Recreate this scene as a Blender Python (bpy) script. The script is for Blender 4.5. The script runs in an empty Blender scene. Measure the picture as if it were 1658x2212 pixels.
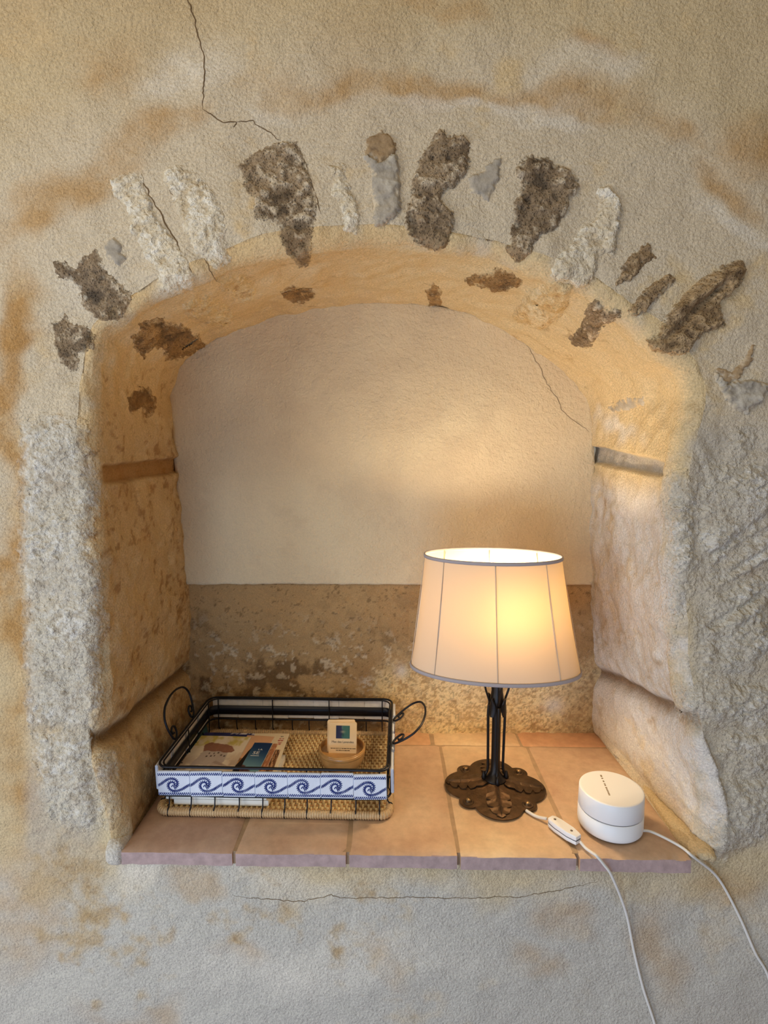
import bpy, bmesh, math, random
import numpy as np
from mathutils import Vector
from mathutils.bvhtree import BVHTree

random.seed(7); np.random.seed(7)
SC = bpy.context.scene
COL = SC.collection
PI = math.pi

# ------------------------------------------------------------------ camera
FPX, CX, CY = 1200.0, 829.0, 1106.0
EYE = np.array([0.0, 0.0, 0.646])
PITCH, YAW = math.atan(136/1200), math.radians(0.5)
cam_d = bpy.data.cameras.new('camera'); cam = bpy.data.objects.new('camera', cam_d); COL.objects.link(cam)
cam_d.sensor_fit = 'HORIZONTAL'; cam_d.sensor_width = 36.0; cam_d.lens = FPX/1658*36.0
cam_d.clip_start = 0.02
cam.location = EYE; cam.rotation_euler = (PI/2-PITCH, 0, YAW)
SC.camera = cam

# ------------------------------------------------------------------ world, lights, exposure
def srgb(r, g, b):
    f = lambda c: c/12.92 if c <= .04045 else ((c+.055)/1.055)**2.4
    return np.array([f(r/255), f(g/255), f(b/255)])
W = bpy.data.worlds.new('room_air'); SC.world = W; W.use_nodes = True
W.node_tree.nodes['Background'].inputs[0].default_value = (1.0, .86, .67, 1)
W.node_tree.nodes['Background'].inputs[1].default_value = 0.31
def area(name, loc, target, sx, sy, col, power):
    d = bpy.data.lights.new(name, 'AREA'); d.shape = 'RECTANGLE'; d.size = sx; d.size_y = sy
    d.color = col; d.energy = power
    o = bpy.data.objects.new(name, d); COL.objects.link(o); o.location = loc
    o.rotation_euler = (Vector(target)-Vector(loc)).to_track_quat('-Z', 'Y').to_euler()
    return o
area('window_daylight', (-1.75, -0.35, 0.25), (0.1, .85, .25), .9, 1.3, (.84, .92, 1.0), 22)
area('door_daylight', (-.45, -1.0, -.25), (0.0, .85, -.05), 1.1, .6, (.38, .63, 1.0), 18)
area('ceiling_bounce_fill', (-.9, -.5, 1.75), (0.0, .85, .9), .7, .7, (1.0, .82, .56), 9.5)  # added warm fill for light bounced off the ceiling, no fitting there
BULB_POWER = 112.0
SC.view_settings.view_transform = 'Standard'
SC.view_settings.look = 'None'
SC.view_settings.gamma = 1.0
SC.view_settings.use_curve_mapping = False
SC.view_settings.exposure = -0.12
SC.cycles.use_denoising = True
SC.cycles.max_bounces = 10
SC.cycles.sample_clamp_indirect = 4.0

# ------------------------------------------------------------------ camera geometry used to measure the photograph
_fw = np.array([-math.sin(YAW)*math.cos(PITCH), math.cos(YAW)*math.cos(PITCH), -math.sin(PITCH)])
_rt = np.array([math.cos(YAW), math.sin(YAW), 0.0]); _up = np.cross(_rt, _fw)
def ray(px, py): return _fw+_rt*(px-CX)/FPX-_up*(py-CY)/FPX
def ony(px, py, y): d = ray(px, py); return EYE+d*(y/d[1])
def onz(px, py, z): d = ray(px, py); return EYE+d*((z-EYE[2])/d[2])
def proj(P):
    v = P-EYE; z = v@_fw
    return CX+FPX*(v@_rt)/z, CY-FPX*(v@_up)/z

# ------------------------------------------------------------------ noise
_rng = np.random.default_rng(3)
_perm = np.concatenate([_rng.permutation(256)]*3); _val = _rng.random(256)*2-1
def vnoise(P):
    i = np.floor(P).astype(np.int64); f = P-i; i &= 255
    u = f*f*f*(f*(f*6-15)+10)
    x, y, z = i[:, 0], i[:, 1], i[:, 2]
    def h(a, b, c): return _val[_perm[_perm[_perm[(x+a) & 255]+((y+b) & 255)]+((z+c) & 255)]]
    ux, uy, uz = u[:, 0], u[:, 1], u[:, 2]
    def l(a, b, t): return a+(b-a)*t
    return l(l(l(h(0,0,0), h(1,0,0), ux), l(h(0,1,0), h(1,1,0), ux), uy),
             l(l(h(0,0,1), h(1,0,1), ux), l(h(0,1,1), h(1,1,1), ux), uy), uz)
def fbm(P, scale, oct=4, gain=.5, off=0.0):
    r = 0; a = 1.0; s = scale; t = 0
    for k in range(oct):
        r = r+a*vnoise(P*s+off+17.3*k); t += a; a *= gain; s *= 2.03
    return r/t
def sstep(a, b, x):
    t = np.clip((x-a)/(b-a), 0, 1); return t*t*(3-2*t)
def lerp(a, b, t): return a+(b-a)*t

# ------------------------------------------------------------------ mesh helpers
def mesh_np(name, V, Fq, col=None, smooth=True):
    """quads/tris arrays -> mesh; Fq is list of faces or (n,4) array"""
    me = bpy.data.meshes.new(name)
    V = np.asarray(V, dtype=np.float64)
    if isinstance(Fq, np.ndarray):
        n, k = Fq.shape
        me.vertices.add(len(V)); me.vertices.foreach_set('co', V.astype(np.float32).ravel())
        me.loops.add(n*k); me.loops.foreach_set('vertex_index', Fq.astype(np.int32).ravel())
        me.polygons.add(n); me.polygons.foreach_set('loop_start', np.arange(0, n*k, k, dtype=np.int32))
        me.update(calc_edges=True); me.validate()
    else:
        me.from_pydata([tuple(v) for v in V], [], [tuple(int(i) for i in f) for f in Fq])
        me.validate()
    if smooth: me.polygons.foreach_set('use_smooth', np.ones(len(me.polygons), dtype=bool))
    if col is not None:
        a = me.color_attributes.new('Col', 'FLOAT_COLOR', 'POINT')
        a.data.foreach_set('color', np.c_[np.asarray(col), np.ones(len(V))].astype(np.float32).ravel())
    me.update()
    return me
def link(name, me, mat=None, parent=None, **props):
    o = bpy.data.objects.new(name, me); COL.objects.link(o)
    if mat is not None and me is not None and not me.materials: me.materials.append(mat)
    if parent is not None: o.parent = parent
    for k, v in props.items(): o[k] = v
    return o
def empty(name, loc=(0, 0, 0), rz=0.0, **props):
    o = bpy.data.objects.new(name, None); COL.objects.link(o); o.location = loc; o.rotation_euler = (0, 0, rz)
    o.empty_display_size = .05
    for k, v in props.items(): o[k] = v
    return o
def grid_faces(nu, nv, wrapu=False, wrapv=False):
    """verts indexed u*nv+v"""
    U = nu if wrapu else nu-1; Vv = nv if wrapv else nv-1
    a, b = np.meshgrid(np.arange(U), np.arange(Vv), indexing='ij')
    a2 = (a+1) % nu; b2 = (b+1) % nv
    return np.stack([a*nv+b, a2*nv+b, a2*nv+b2, a*nv+b2], -1).reshape(-1, 4)
class MB:
    def __init__(s): s.v = []; s.f = []
    def add(s, V, F):
        o = len(s.v); s.v += [tuple(map(float, p)) for p in V]; s.f += [tuple(int(i)+o for i in f) for f in F]
        return s
    def box(s, c, d, rz=0.0):
        x, y, z = c; a, b, h = d[0]/2, d[1]/2, d[2]/2
        P = []
        for dz in (-h, h):
            for dx, dy in ((-a, -b), (a, -b), (a, b), (-a, b)):
                P.append((x+dx*math.cos(rz)-dy*math.sin(rz), y+dx*math.sin(rz)+dy*math.cos(rz), z+dz))
        return s.add(P, [(3,2,1,0), (4,5,6,7), (0,1,5,4), (1,2,6,5), (2,3,7,6), (3,0,4,7)])
    def tube(s, pts, r, n=8, closed=False, caps=True):
        P = np.array(pts, float); m = len(P)
        R = np.full(m, r) if np.isscalar(r) else np.asarray(r, float)
        if closed: T = np.roll(P, -1, 0)-np.roll(P, 1, 0)
        else: T = np.gradient(P, axis=0)
        T /= np.linalg.norm(T, axis=1)[:, None]+1e-12
        N = np.zeros_like(P); ref = np.array([0, 0, 1.0]) if abs(T[0][2]) < .9 else np.array([1.0, 0, 0])
        nn = np.cross(T[0], ref); nn /= np.linalg.norm(nn)
        for i in range(m):
            nn = nn-T[i]*(nn@T[i]); nn /= np.linalg.norm(nn)+1e-12; N[i] = nn
        B = np.cross(T, N)
        a = np.arange(n)*2*PI/n
        V = P[:, None]+R[:, None, None]*(np.cos(a)[None, :, None]*N[:, None]+np.sin(a)[None, :, None]*B[:, None])
        F = [tuple(f) for f in grid_faces(m, n, wrapu=closed, wrapv=True)]
        if caps and not closed: F += [tuple(range(n)), tuple(range(m*n-1, m*n-n-1, -1))]
        return s.add(V.reshape(-1, 3), F)
    def lathe(s, prof, n=32, c=(0, 0, 0), sx=1.0, sy=1.0):
        a = np.arange(n)*2*PI/n; V = []
        for r, z in prof:
            V += [(c[0]+sx*r*math.cos(t), c[1]+sy*r*math.sin(t), c[2]+z) for t in a]
        F = [tuple(f) for f in grid_faces(len(prof), n, wrapv=True)]
        if prof[0][0] > 1e-6: F.append(tuple(range(n)))
        if prof[-1][0] > 1e-6: F.append(tuple(range((len(prof)-1)*n, len(prof)*n))[::-1])
        return s.add(V, F)
    def mesh(s, name, smooth=True):
        me = bpy.data.meshes.new(name); me.from_pydata(s.v, [], s.f); me.validate()
        bm = bmesh.new(); bm.from_mesh(me); bmesh.ops.recalc_face_normals(bm, faces=bm.faces); bm.to_mesh(me); bm.free()
        me.polygons.foreach_set('use_smooth', np.full(len(me.polygons), smooth, dtype=bool)); me.update()
        return me
    def build(s, name, mat, parent=None, smooth=True, sharp=None, **props):
        me = s.mesh(name, smooth)
        if sharp: me.set_sharp_from_angle(angle=math.radians(sharp))
        return link(name, me, mat, parent, **props)
def spline(pts, n=12, closed=False):
    P = np.array(pts, float); m = len(P); out = []
    rng = range(m if closed else m-1)
    for i in rng:
        if closed: p0, p1, p2, p3 = P[(i-1) % m], P[i], P[(i+1) % m], P[(i+2) % m]
        else: p0, p1, p2, p3 = P[max(i-1, 0)], P[i], P[i+1], P[min(i+2, m-1)]
        for k in range(n):
            t = k/n
            out.append(.5*((2*p1)+(-p0+p2)*t+(2*p0-5*p1+4*p2-p3)*t*t+(-p0+3*p1-3*p2+p3)*t**3))
    if not closed: out.append(P[-1])
    return np.array(out)
def rrect(hx, hy, r, n=8):
    P = []
    for cx, cy, a0 in ((hx-r, hy-r, 0), (-hx+r, hy-r, PI/2), (-hx+r, -hy+r, PI), (hx-r, -hy+r, 1.5*PI)):
        for k in range(n+1):
            a = a0+PI/2*k/n; P.append((cx+r*math.cos(a), cy+r*math.sin(a)))
    return np.array(P)
def resample(P, step, closed=True):
    Q = np.vstack([P, P[:1]]) if closed else np.asarray(P)
    L = np.r_[0, np.cumsum(np.linalg.norm(np.diff(Q, axis=0), axis=1))]
    n = max(4, int(L[-1]/step)); t = np.linspace(0, L[-1], n, endpoint=not closed)
    return np.stack([np.interp(t, L, Q[:, k]) for k in range(Q.shape[1])], 1)

# ------------------------------------------------------------------ materials
def new_mat(name):
    m = bpy.data.materials.new(name); m.use_nodes = True
    nt = m.node_tree; b = nt.nodes['Principled BSDF']
    return m, nt, b
def nd(nt, typ, **kw):
    n = nt.nodes.new(typ)
    for k, v in kw.items():
        if k in n.inputs.keys() if isinstance(k, str) else False: n.inputs[k].default_value = v
        else: setattr(n, k, v)
    return n
def tex(nt, kind, scale, detail=3.0, rough=.55, coords='Object', vec=None):
    t = nt.nodes.new(kind)
    t.inputs['Scale'].default_value = scale
    if kind == 'ShaderNodeTexNoise':
        t.inputs['Detail'].default_value = detail; t.inputs['Roughness'].default_value = rough
    if vec is None:
        c = nt.nodes.new('ShaderNodeTexCoord'); vec = c.outputs[coords]
    nt.links.new(vec, t.inputs['Vector'])
    return t
def ramp(nt, src, stops):
    r = nt.nodes.new('ShaderNodeValToRGB'); e = r.color_ramp.elements
    while len(e) < len(stops): e.new(.5)
    for i, (p, c) in enumerate(stops):
        e[i].position = p; e[i].color = (c, c, c, 1) if np.isscalar(c) else (*c, 1)
    nt.links.new(src, r.inputs[0]); return r.outputs[0]
def mixc(nt, a, b, fac, blend='MIX'):
    m = nt.nodes.new('ShaderNodeMix'); m.data_type = 'RGBA'; m.blend_type = blend
    for sock, v in ((m.inputs[6], a), (m.inputs[7], b), (m.inputs[0], fac)):
        if isinstance(v, bpy.types.NodeSocket): nt.links.new(v, sock)
        elif np.isscalar(v): sock.default_value = v
        else: sock.default_value = (*v, 1)
    return m.outputs[2]
def bump(nt, b, layers):
    prev = None
    for h, strength, dist in layers:
        n = nt.nodes.new('ShaderNodeBump'); n.inputs['Strength'].default_value = strength; n.inputs['Distance'].default_value = dist
        nt.links.new(h, n.inputs['Height'])
        if prev is not None: nt.links.new(prev, n.inputs['Normal'])
        prev = n.outputs['Normal']
    nt.links.new(prev, b.inputs['Normal'])
def plain(name, col, rough=.5, metal=0.0, bump_scale=None, bump_d=.0005, var=.0, vscale=40.0, coat=0.0):
    m, nt, b = new_mat(name)
    b.inputs['Roughness'].default_value = rough; b.inputs['Metallic'].default_value = metal
    b.inputs['Coat Weight'].default_value = coat
    if var > 0:
        t = tex(nt, 'ShaderNodeTexNoise', vscale, 4)
        c = ramp(nt, t.outputs['Fac'], [(.3, np.clip(np.array(col)*(1-var), 0, 1)), (.7, np.clip(np.array(col)*(1+var), 0, 1))])
        nt.links.new(c, b.inputs['Base Color'])
    else: b.inputs['Base Color'].default_value = (*col, 1)
    if bump_scale:
        t = tex(nt, 'ShaderNodeTexNoise', bump_scale, 3); bump(nt, b, [(t.outputs['Fac'], .6, bump_d)])
    return m
def vcol(name, rough=.9, grain=.12, gscale=420.0, layers=((230.0, .9, .0036), (620.0, .6, .0012)), pits=None, spec=.2):
    """colour from the mesh's own colour attribute, with grain and fine relief"""
    m, nt, b = new_mat(name)
    b.inputs['Roughness'].default_value = rough; b.inputs['Specular IOR Level'].default_value = spec
    a = nt.nodes.new('ShaderNodeVertexColor'); a.layer_name = 'Col'
    t = tex(nt, 'ShaderNodeTexNoise', gscale, 3)
    g = ramp(nt, t.outputs['Fac'], [(.3, 1-grain), (.7, 1+grain*.6)])
    c = mixc(nt, a.outputs['Color'], g, 1.0, 'MULTIPLY')
    L = []
    if pits:
        v = tex(nt, 'ShaderNodeTexVoronoi', pits[0]); pv = ramp(nt, v.outputs['Distance'], [(.0, 0.0), (.45, 1.0)])
        dk = ramp(nt, v.outputs['Distance'], [(.05, pits[2]), (.35, 1.0)])
        c = mixc(nt, c, dk, 1.0, 'MULTIPLY')
        L.append((pv, .7, pits[1]))
    nt.links.new(c, b.inputs['Base Color'])
    for s, st, d in layers:
        L.append((tex(nt, 'ShaderNodeTexNoise', s, 3).outputs['Fac'], st, d))
    if L: bump(nt, b, L)
    return m

M_WALL = vcol('lime_plaster', grain=.2, gscale=330)
M_PANEL = vcol('smooth_plaster', grain=.05, gscale=300, layers=((120.0, .8, .0036), (330.0, .8, .0016)))
M_STONE = vcol('pale_stone', grain=.22, gscale=260, layers=((85.0, .8, .007), (240.0, .9, .004), (600.0, .5, .0012)))
M_DARK = vcol('porous_stone', grain=.3, gscale=300, layers=((180.0, .7, .004), (600.0, .6, .0014)), pits=(300.0, .003, .68))
M_GREY = vcol('grey_limestone', grain=.12, layers=((90.0, .5, .004), (500.0, .3, .001)))
M_PRINT = vcol('printed_paper', rough=.55, grain=.02, gscale=200, layers=(), spec=.35)
M_CRACK = plain('crack_dark', srgb(112, 90, 62), .95)
M_WIRE = plain('black_iron', srgb(30, 31, 38), .42, .5, 300, .0004)
M_BRONZE = plain('aged_bronze', srgb(84, 66, 48), .42, .75, 90, .0015, .35, 60)
M_BLACK = plain('black_metal', srgb(30, 24, 20), .4, .6)
M_PLASTIC = plain('white_plastic', srgb(232, 231, 230), .42)
M_CABLE = plain('white_cable', srgb(222, 219, 212), .45)
M_GAP = plain('dark_gap', srgb(70, 72, 80), .6)
M_PAPER = plain('white_paper', srgb(232, 228, 220), .7)
M_CARD = plain('cream_card', srgb(236, 208, 164), .65)
M_INK = plain('dark_ink', srgb(70, 52, 36), .7)
M_WHITEINK = plain('white_ink', srgb(240, 240, 238), .6)
M_GLAZE = plain('white_glaze', srgb(212, 219, 232), .18, 0, 120, .0006, .05, 60, .4)
M_BISCUIT = plain('tile_back', srgb(232, 226, 216), .6, 0, 200, .0004, .08, 90)
M_COBALT = plain('cobalt_paint', srgb(20, 42, 106), .25, 0, None, 0, .35, 500)
M_BAND = plain('navy_band', srgb(14, 17, 30), .4, .3)

# ------------------------------------------------------------------ the wall with its arched niche: one continuous surface
YF, YB = .845, 1.203
front_px = [(268,1815),(262,1760),(240,1690),(222,1600),(218,1500),(220,1350),(214,1200),(208,1050),(202,950),(201,850),(206,780),(225,725),
 (280,682),(350,640),(415,612),(465,590),(530,562),(580,546),(625,538),(700,530),(800,524),(900,530),(980,543),(1055,556),(1130,580),
 (1205,608),(1265,632),(1330,683),(1380,712),(1430,760),(1470,805),(1488,850),(1484,900),(1465,960),(1448,1020),(1440,1100),(1440,1200),
 (1443,1300),(1450,1400),(1462,1480),(1480,1560),(1515,1640),(1535,1720),(1535,1790),(1530,1845)]
back_px = [(420,1590),(412,1500),(405,1400),(403,1262),(395,1150),(386,1020),(378,950),(371,880),(372,840),(385,800),(420,765),(470,735),
 (530,705),(600,682),(680,665),(760,658),(840,657),(920,662),(1000,678),(1070,702),(1130,737),(1180,770),(1220,800),(1250,830),(1268,860),
 (1275,900),(1278,1000),(1278,1262),(1285,1400),(1292,1500),(1290,1590)]
FP = np.array([ony(x, y, YF)[[0, 2]] for x, y in front_px])
BP = np.array([ony(x, y, YB)[[0, 2]] for x, y in back_px])
ZB = -.010
FP = np.vstack([[FP[0, 0]-.0, ZB], FP, [FP[-1, 0], ZB]]); BP = np.vstack([[BP[0, 0], ZB], BP, [BP[-1, 0], ZB]])
NC = np.array([0.0, .42])
def polar(P):
    Q = resample(P, .002)-NC
    th = np.arctan2(Q[:, 1], Q[:, 0]); o = np.argsort(th)
    return th[o], np.hypot(Q[:, 0], Q[:, 1])[o]
tF, rF = polar(FP); tB, rB = polar(BP)
base = resample(FP, .003)-NC
TH = np.sort(np.arctan2(base[:, 1], base[:, 0])); NT = len(TH)
RFr = np.interp(TH, tF, rF, period=2*PI); RBk = np.interp(TH, tB, rB, period=2*PI)
k = np.hanning(9); k /= k.sum()
RFr = np.convolve(np.r_[RFr[-4:], RFr, RFr[:4]], k, 'valid')
dirs = np.stack([np.cos(TH), np.sin(TH)], 1)
X0, X1, Z0, Z1 = -2.0, 2.0, -.85, 2.05
tx = np.where(dirs[:, 0] > 0, (X1-NC[0])/np.maximum(dirs[:, 0], 1e-9), (X0-NC[0])/np.minimum(dirs[:, 0], -1e-9))
tz = np.where(dirs[:, 1] > 0, (Z1-NC[1])/np.maximum(dirs[:, 1], 1e-9), (Z0-NC[1])/np.minimum(dirs[:, 1], -1e-9))
ROUT = np.minimum(tx, tz)
RC = .026; RCV = np.where(dirs[:, 1]*RFr+NC[1] < ZB+.004, .002, RC); RCV = np.convolve(np.r_[RCV[-4:], RCV, RCV[:4]], k, 'valid')                                                   # worn rounding of the niche edge
layers = []
for y in np.linspace(0, 1, 96): layers.append(('in', y))
for a in np.linspace(0, PI/2, 10)[1:]: layers.append(('arc', a))
for g in (np.arange(1, 271)/270.0)**1.55: layers.append(('out', g))
P = np.zeros((len(layers), NT, 3)); kind = np.zeros((len(layers), NT)); uu = np.zeros((len(layers), NT))
for j, (t, v) in enumerate(layers):
    if t == 'in': y = lerp(YB+.03, YF+RCV, v); r = lerp(RFr, RBk, np.clip((y-YF)/(YB-YF), 0, 1.05)); kd = 0
    elif t == 'arc': y = YF+RCV*(1-math.sin(v)); r = lerp(RFr, RBk, (y-YF)/(YB-YF))+RCV*(1-math.cos(v)); kd = .5
    else: y = YF; r = RFr+RCV+(ROUT-RFr-RCV)*v; kd = 1
    P[j, :, 0] = NC[0]+dirs[:, 0]*r; P[j, :, 2] = NC[1]+dirs[:, 1]*r; P[j, :, 1] = y
    kind[j] = kd; uu[j] = r-RFr
NL = len(layers)
def gnormals(P):
    du = np.roll(P, -1, 1)-np.roll(P, 1, 1); dv = np.gradient(P, axis=0)
    n = np.cross(du, dv); n /= np.linalg.norm(n, axis=2)[..., None]+1e-12
    return n
N0 = gnormals(P)
if N0[-50, :, 1].mean() > 0: N0 = -N0                       # out of the masonry, towards the room
BN = N0.reshape(-1, 3)
V = P.reshape(-1, 3).copy(); K = kind.ravel(); UU = uu.ravel()
U, Vp = proj(V)
side = np.where(V[:, 0] < 0, -1, 1)
jamb = (1-sstep(.3, .9, np.abs(BN[:, 2])))*(1-sstep(.4, .9, K))
def zline(pa, ya, pb, yb):                                 # height of a line that runs along a jamb, as a function of depth
    za, zb = ony(*pa, ya)[2], ony(*pb, yb)[2]
    return lambda y: za+(zb-za)*(y-ya)/(yb-ya)
y_ = V[:, 1]; z_ = V[:, 2]
disp = np.zeros(len(V)); tint_rail = np.zeros(len(V)); tint_joint = np.zeros(len(V))
wob = fbm(V, 14, 2)*.006
for s_, top, bot, dep in ((-1, zline((214,1008),.86,(383,990),1.2), zline((216,1046),.86,(386,1020),1.2), .013),
                          (1, zline((1440,1000),.86,(1280,966),1.2), zline((1440,1030),.86,(1280,999),1.2), .016)):
    zt, zb = top(y_)+wob*.4, bot(y_)+wob*.4
    m = sstep(zb-.004, zb+.002, z_)*(1-sstep(zt-.002, zt+.004, z_))*(side == s_)*jamb*sstep(.862, .90, y_)
    disp -= dep*m; tint_rail = np.maximum(tint_rail, m)
for s_, ln, dep, bulge in ((-1, zline((214,1598),.86,(392,1448),1.2), .017, .002), (1, zline((1490,1552),.86,(1298,1452),1.2), .014, .008)):
    zl = ln(y_)+wob
    on = (side == s_)*jamb
    g = np.exp(-((z_-zl)/.014)**2)*on
    disp -= dep*g; tint_joint = np.maximum(tint_joint, g)
    disp += bulge*(1-sstep(zl-.06, zl-.01, z_))*on
pier = np.maximum(sstep(40, 75, U)*(1-sstep(190, 235, U)), sstep(1470, 1510, U))*sstep(880, 960, Vp)*(1-sstep(1800, 1860, Vp))
near = 1-sstep(.35, .8, UU)
disp += fbm(V, 4.5, 3, .5, 5)*.010*sstep(.0, .1, K)+fbm(V, 16, 3)*.0035+fbm(V, 60, 3, .55, 9)*.0016*near
disp += np.abs(fbm(V, 38, 3, .6, 3))*.006*pier
disp += fbm(V, 30, 3, .55, 2)*.004*(1-sstep(.2, .8, K))+fbm(V, 13, 3, .55, 12)*.012*np.exp(-((UU-.02)/.05)**2)*sstep(.02, .10, z_)
flat_shelf = (z_ < .004)*(K < .3)                          # beds under the tiles stay put
disp *= np.where(flat_shelf, .0, 1)
V += BN*disp[:, None]

# ---- colour of the plaster: limewash, ochre wash and old dirt in their own outlines; cool daylight tinted in low down
warp = np.stack([fbm(V, 7, 4, .55, 1), fbm(V, 7, 4, .55, 21)], 1)*95
fine = fbm(V, 45, 4, .6, 4); mid = fbm(V, 12, 4, .55, 8); big = fbm(V, 3.2, 4, .5, 6)
def blob(cx, cy, rx, ry, deg=0.0, soft=.75):
    x = U+warp[:, 0]-cx; y = Vp+warp[:, 1]-cy; a = math.radians(deg)
    q = np.hypot((x*math.cos(a)+y*math.sin(a))/rx, (-x*math.sin(a)+y*math.cos(a))/ry)
    return 1-sstep(1-soft, 1+soft*.6, q)
C = np.tile(srgb(206, 186, 148), (len(V), 1))
def lay(c, m):
    global C
    C = C+(np.asarray(c)-C)*np.clip(m, 0, 1)[:, None]
wallm = sstep(.3, .9, K+.55*fbm(V, 24, 4, .6, 2)+.35*fbm(V, 7, 2))
lay(srgb(214, 196, 164), wallm*sstep(-.15, .5, big)*.7)
lay(srgb(190, 163, 122), wallm*sstep(.0, .5, -big)*.55)
lay(srgb(212, 197, 172), wallm*(1-sstep(.20, .34, UU+fbm(V, 6, 3)*.06))*sstep(.35, .5, z_)*.75)
lay(srgb(196, 192, 182), wallm*sstep(1850, 1960, Vp+warp[:, 1]*1.2)*.85)  # greyer limewash below the ledge, with cool daylight worked into the colour
OCH = srgb(188, 148, 94)
for b in ((880,178,330,36,3), (1250,222,170,40,14), (370,262,100,36,-18), (250,335,160,48,-42), (110,440,130,46,-52), (215,130,90,66,0),
          (945,12,70,30,0), (1255,115,50,28,20), (1650,335,110,55,5), (1560,405,80,28,25), (1460,305,70,22,30), (12,1180,46,640,0), (70,1690,46,120,4),
          (30,700,40,90,12), (300,2185,90,46,-20), (520,2040,70,30,0), (1425,2060,46,140,4), (1560,1885,80,46,10), (180,1842,80,24,4), (1230,1985,80,40,30),
          (850,2110,40,60,0), (1150,2085,60,50,0), (60,1960,110,160,0), (420,1930,70,22,0), (1640,1240,60,30,0)):
    lay(OCH, wallm*blob(*b)*np.clip(.62+.35*mid+.45*fine, 0, .8)*np.where(Vp > 1800, .6, 1))
for b in ((26,1180,36,560,0), (62,1690,44,110,6), (14,760,40,120,0)): lay(srgb(180, 136, 80), wallm*blob(*b, soft=.6)*np.clip(.62+.5*fine+.3*mid, 0, .9))
WHI = srgb(226, 217, 200)
for b in ((1010,212,210,15,3), (1150,246,130,16,10), (420,140,110,44,-15), (150,590,70,60,-40), (620,205,60,20,0), (1590,470,110,24,18), (1250,150,130,40,10),
          (470,1880,260,40,4), (300,1870,60,60,0), (720,2080,330,70,0)):
    lay(WHI, wallm*blob(*b)*(.5+.3*mid))
# inside of the niche
inn = 1-wallm
lr = sstep(-.12, .12, V[:, 0]+fbm(V, 5, 3)*.1); left, right = inn*(1-lr), inn*lr
lay(srgb(214, 182, 132), inn*sstep(.55, .75, z_))                                  # ochre soffit
lay(srgb(222, 196, 152), inn*sstep(.55, .75, z_)*sstep(-.1, .5, big+mid*.6)*.7)
lay(srgb(208, 178, 132), left*(1-sstep(.60, .75, z_)))
lay(srgb(192, 154, 102), left*(1-sstep(.6, .75, z_))*sstep(.0, .5, mid)*.5)
lay(srgb(222, 214, 202), right*(1-sstep(.55, .62, z_)))
lay(srgb(204, 182, 148), right*(1-sstep(.55, .62, z_))*sstep(.05, .45, fine+mid*.5)*.45)
lay(srgb(222, 198, 152), right*sstep(.55, .62, z_)*.8)
lay(srgb(160, 124, 78), inn*sstep(.26, .5, fine)*sstep(-.1, .3, mid)*.5)            # flecks
lay(srgb(150, 108, 62), left*(1-sstep(.75, .85, z_))*sstep(.20, .42, fbm(V, 70, 4, .62, 14)+.5*mid)*.6)
lay(srgb(222, 194, 146), left*sstep(.1, .5, fbm(V, 10, 3, .5, 44))*.5)
lay(srgb(222, 200, 160), inn*sstep(.28, .5, fbm(V, 22, 4, .6, 33))*.5)
lay(srgb(172, 128, 76), tint_rail*(side < 0)*.8); lay(srgb(176, 170, 160), tint_rail*(side > 0)*.9)
lay(srgb(122, 92, 58), tint_joint*.9)
lay(srgb(228, 220, 206), inn*blob(1328, 945, 60, 24, 8)*.8)
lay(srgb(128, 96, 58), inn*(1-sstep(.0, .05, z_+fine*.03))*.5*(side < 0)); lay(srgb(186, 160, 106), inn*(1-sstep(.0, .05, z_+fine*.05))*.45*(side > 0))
lay(srgb(188, 180, 166), wallm*pier*.6)
WC = np.clip(C, .01, 1)
F_ = grid_faces(NL, NT, wrapv=True)
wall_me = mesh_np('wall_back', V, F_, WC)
wall = link('wall_back', wall_me, M_WALL, kind='structure')
WV = V; WN = BN; WF = F_
bvh = BVHTree.FromPolygons([tuple(v) for v in WV.tolist()], WF.tolist(), all_triangles=False)
EV = Vector(EYE)
def hit_px(px, py):
    d = Vector(ray(px, py)).normalized()
    loc, n, i, dist = bvh.ray_cast(EV, d)
    if loc is None: return None
    vi = WF[i][0]
    return np.array(loc), WN[vi], WC[vi]

# ---- smooth plaster panel closing the back of the niche, aged masonry under it
PANEL_Z = ony(840, 1262, YB)[2]
arch = BP[(BP[:, 1] > PANEL_Z-.001)]
arch = resample(np.vstack([[arch[0, 0], PANEL_Z], arch, [arch[-1, 0], PANEL_Z]]), .006)
pc = np.array([0, .62]); arch[arch[:, 1] > PANEL_Z+.01] = pc+(arch[arch[:, 1] > PANEL_Z+.01]-pc)*1.014; na = len(arch); nl = 70
ss = np.linspace(1, .0008, nl)
A3 = pc+(arch-pc)[None]*ss[:, None, None]
PV = np.zeros((nl+2, na, 3)); PV[2:, :, 0] = A3[..., 0]; PV[2:, :, 2] = A3[..., 1]; PV[2:, :, 1] = YB
PV[1] = PV[2]; PV[1, :, 1] = YB+.003; PV[1, :, [0, 2]] = (pc+(arch-pc)*1.003).T
PV[0] = PV[1]; PV[0, :, 1] = YB+.030
pv = PV.reshape(-1, 3)
pv[:, 1] += (fbm(pv, 5, 3)*.006+fbm(pv, 28, 3)*.0012+fbm(pv, 80, 2)*.0006)
edge = np.abs(fbm(pv, 30, 3))*.004*(np.repeat(np.r_[1, 1, ss], na) > .995)
pv[:, 2] += edge*np.where(pv[:, 2] < PANEL_Z+.01, -1, 0)
pn = fbm(pv, 6, 4)[:, None]
pcol = lerp(srgb(214, 192, 156), srgb(228, 208, 170), np.clip(.5+pn, 0, 1))
pcol = lerp(pcol, srgb(208, 186, 152), (sstep(.1, .5, fbm(pv, 14, 4, .6, 5))*.4)[:, None])
cap = [tuple(range((nl+1)*na, (nl+2)*na))]
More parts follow.
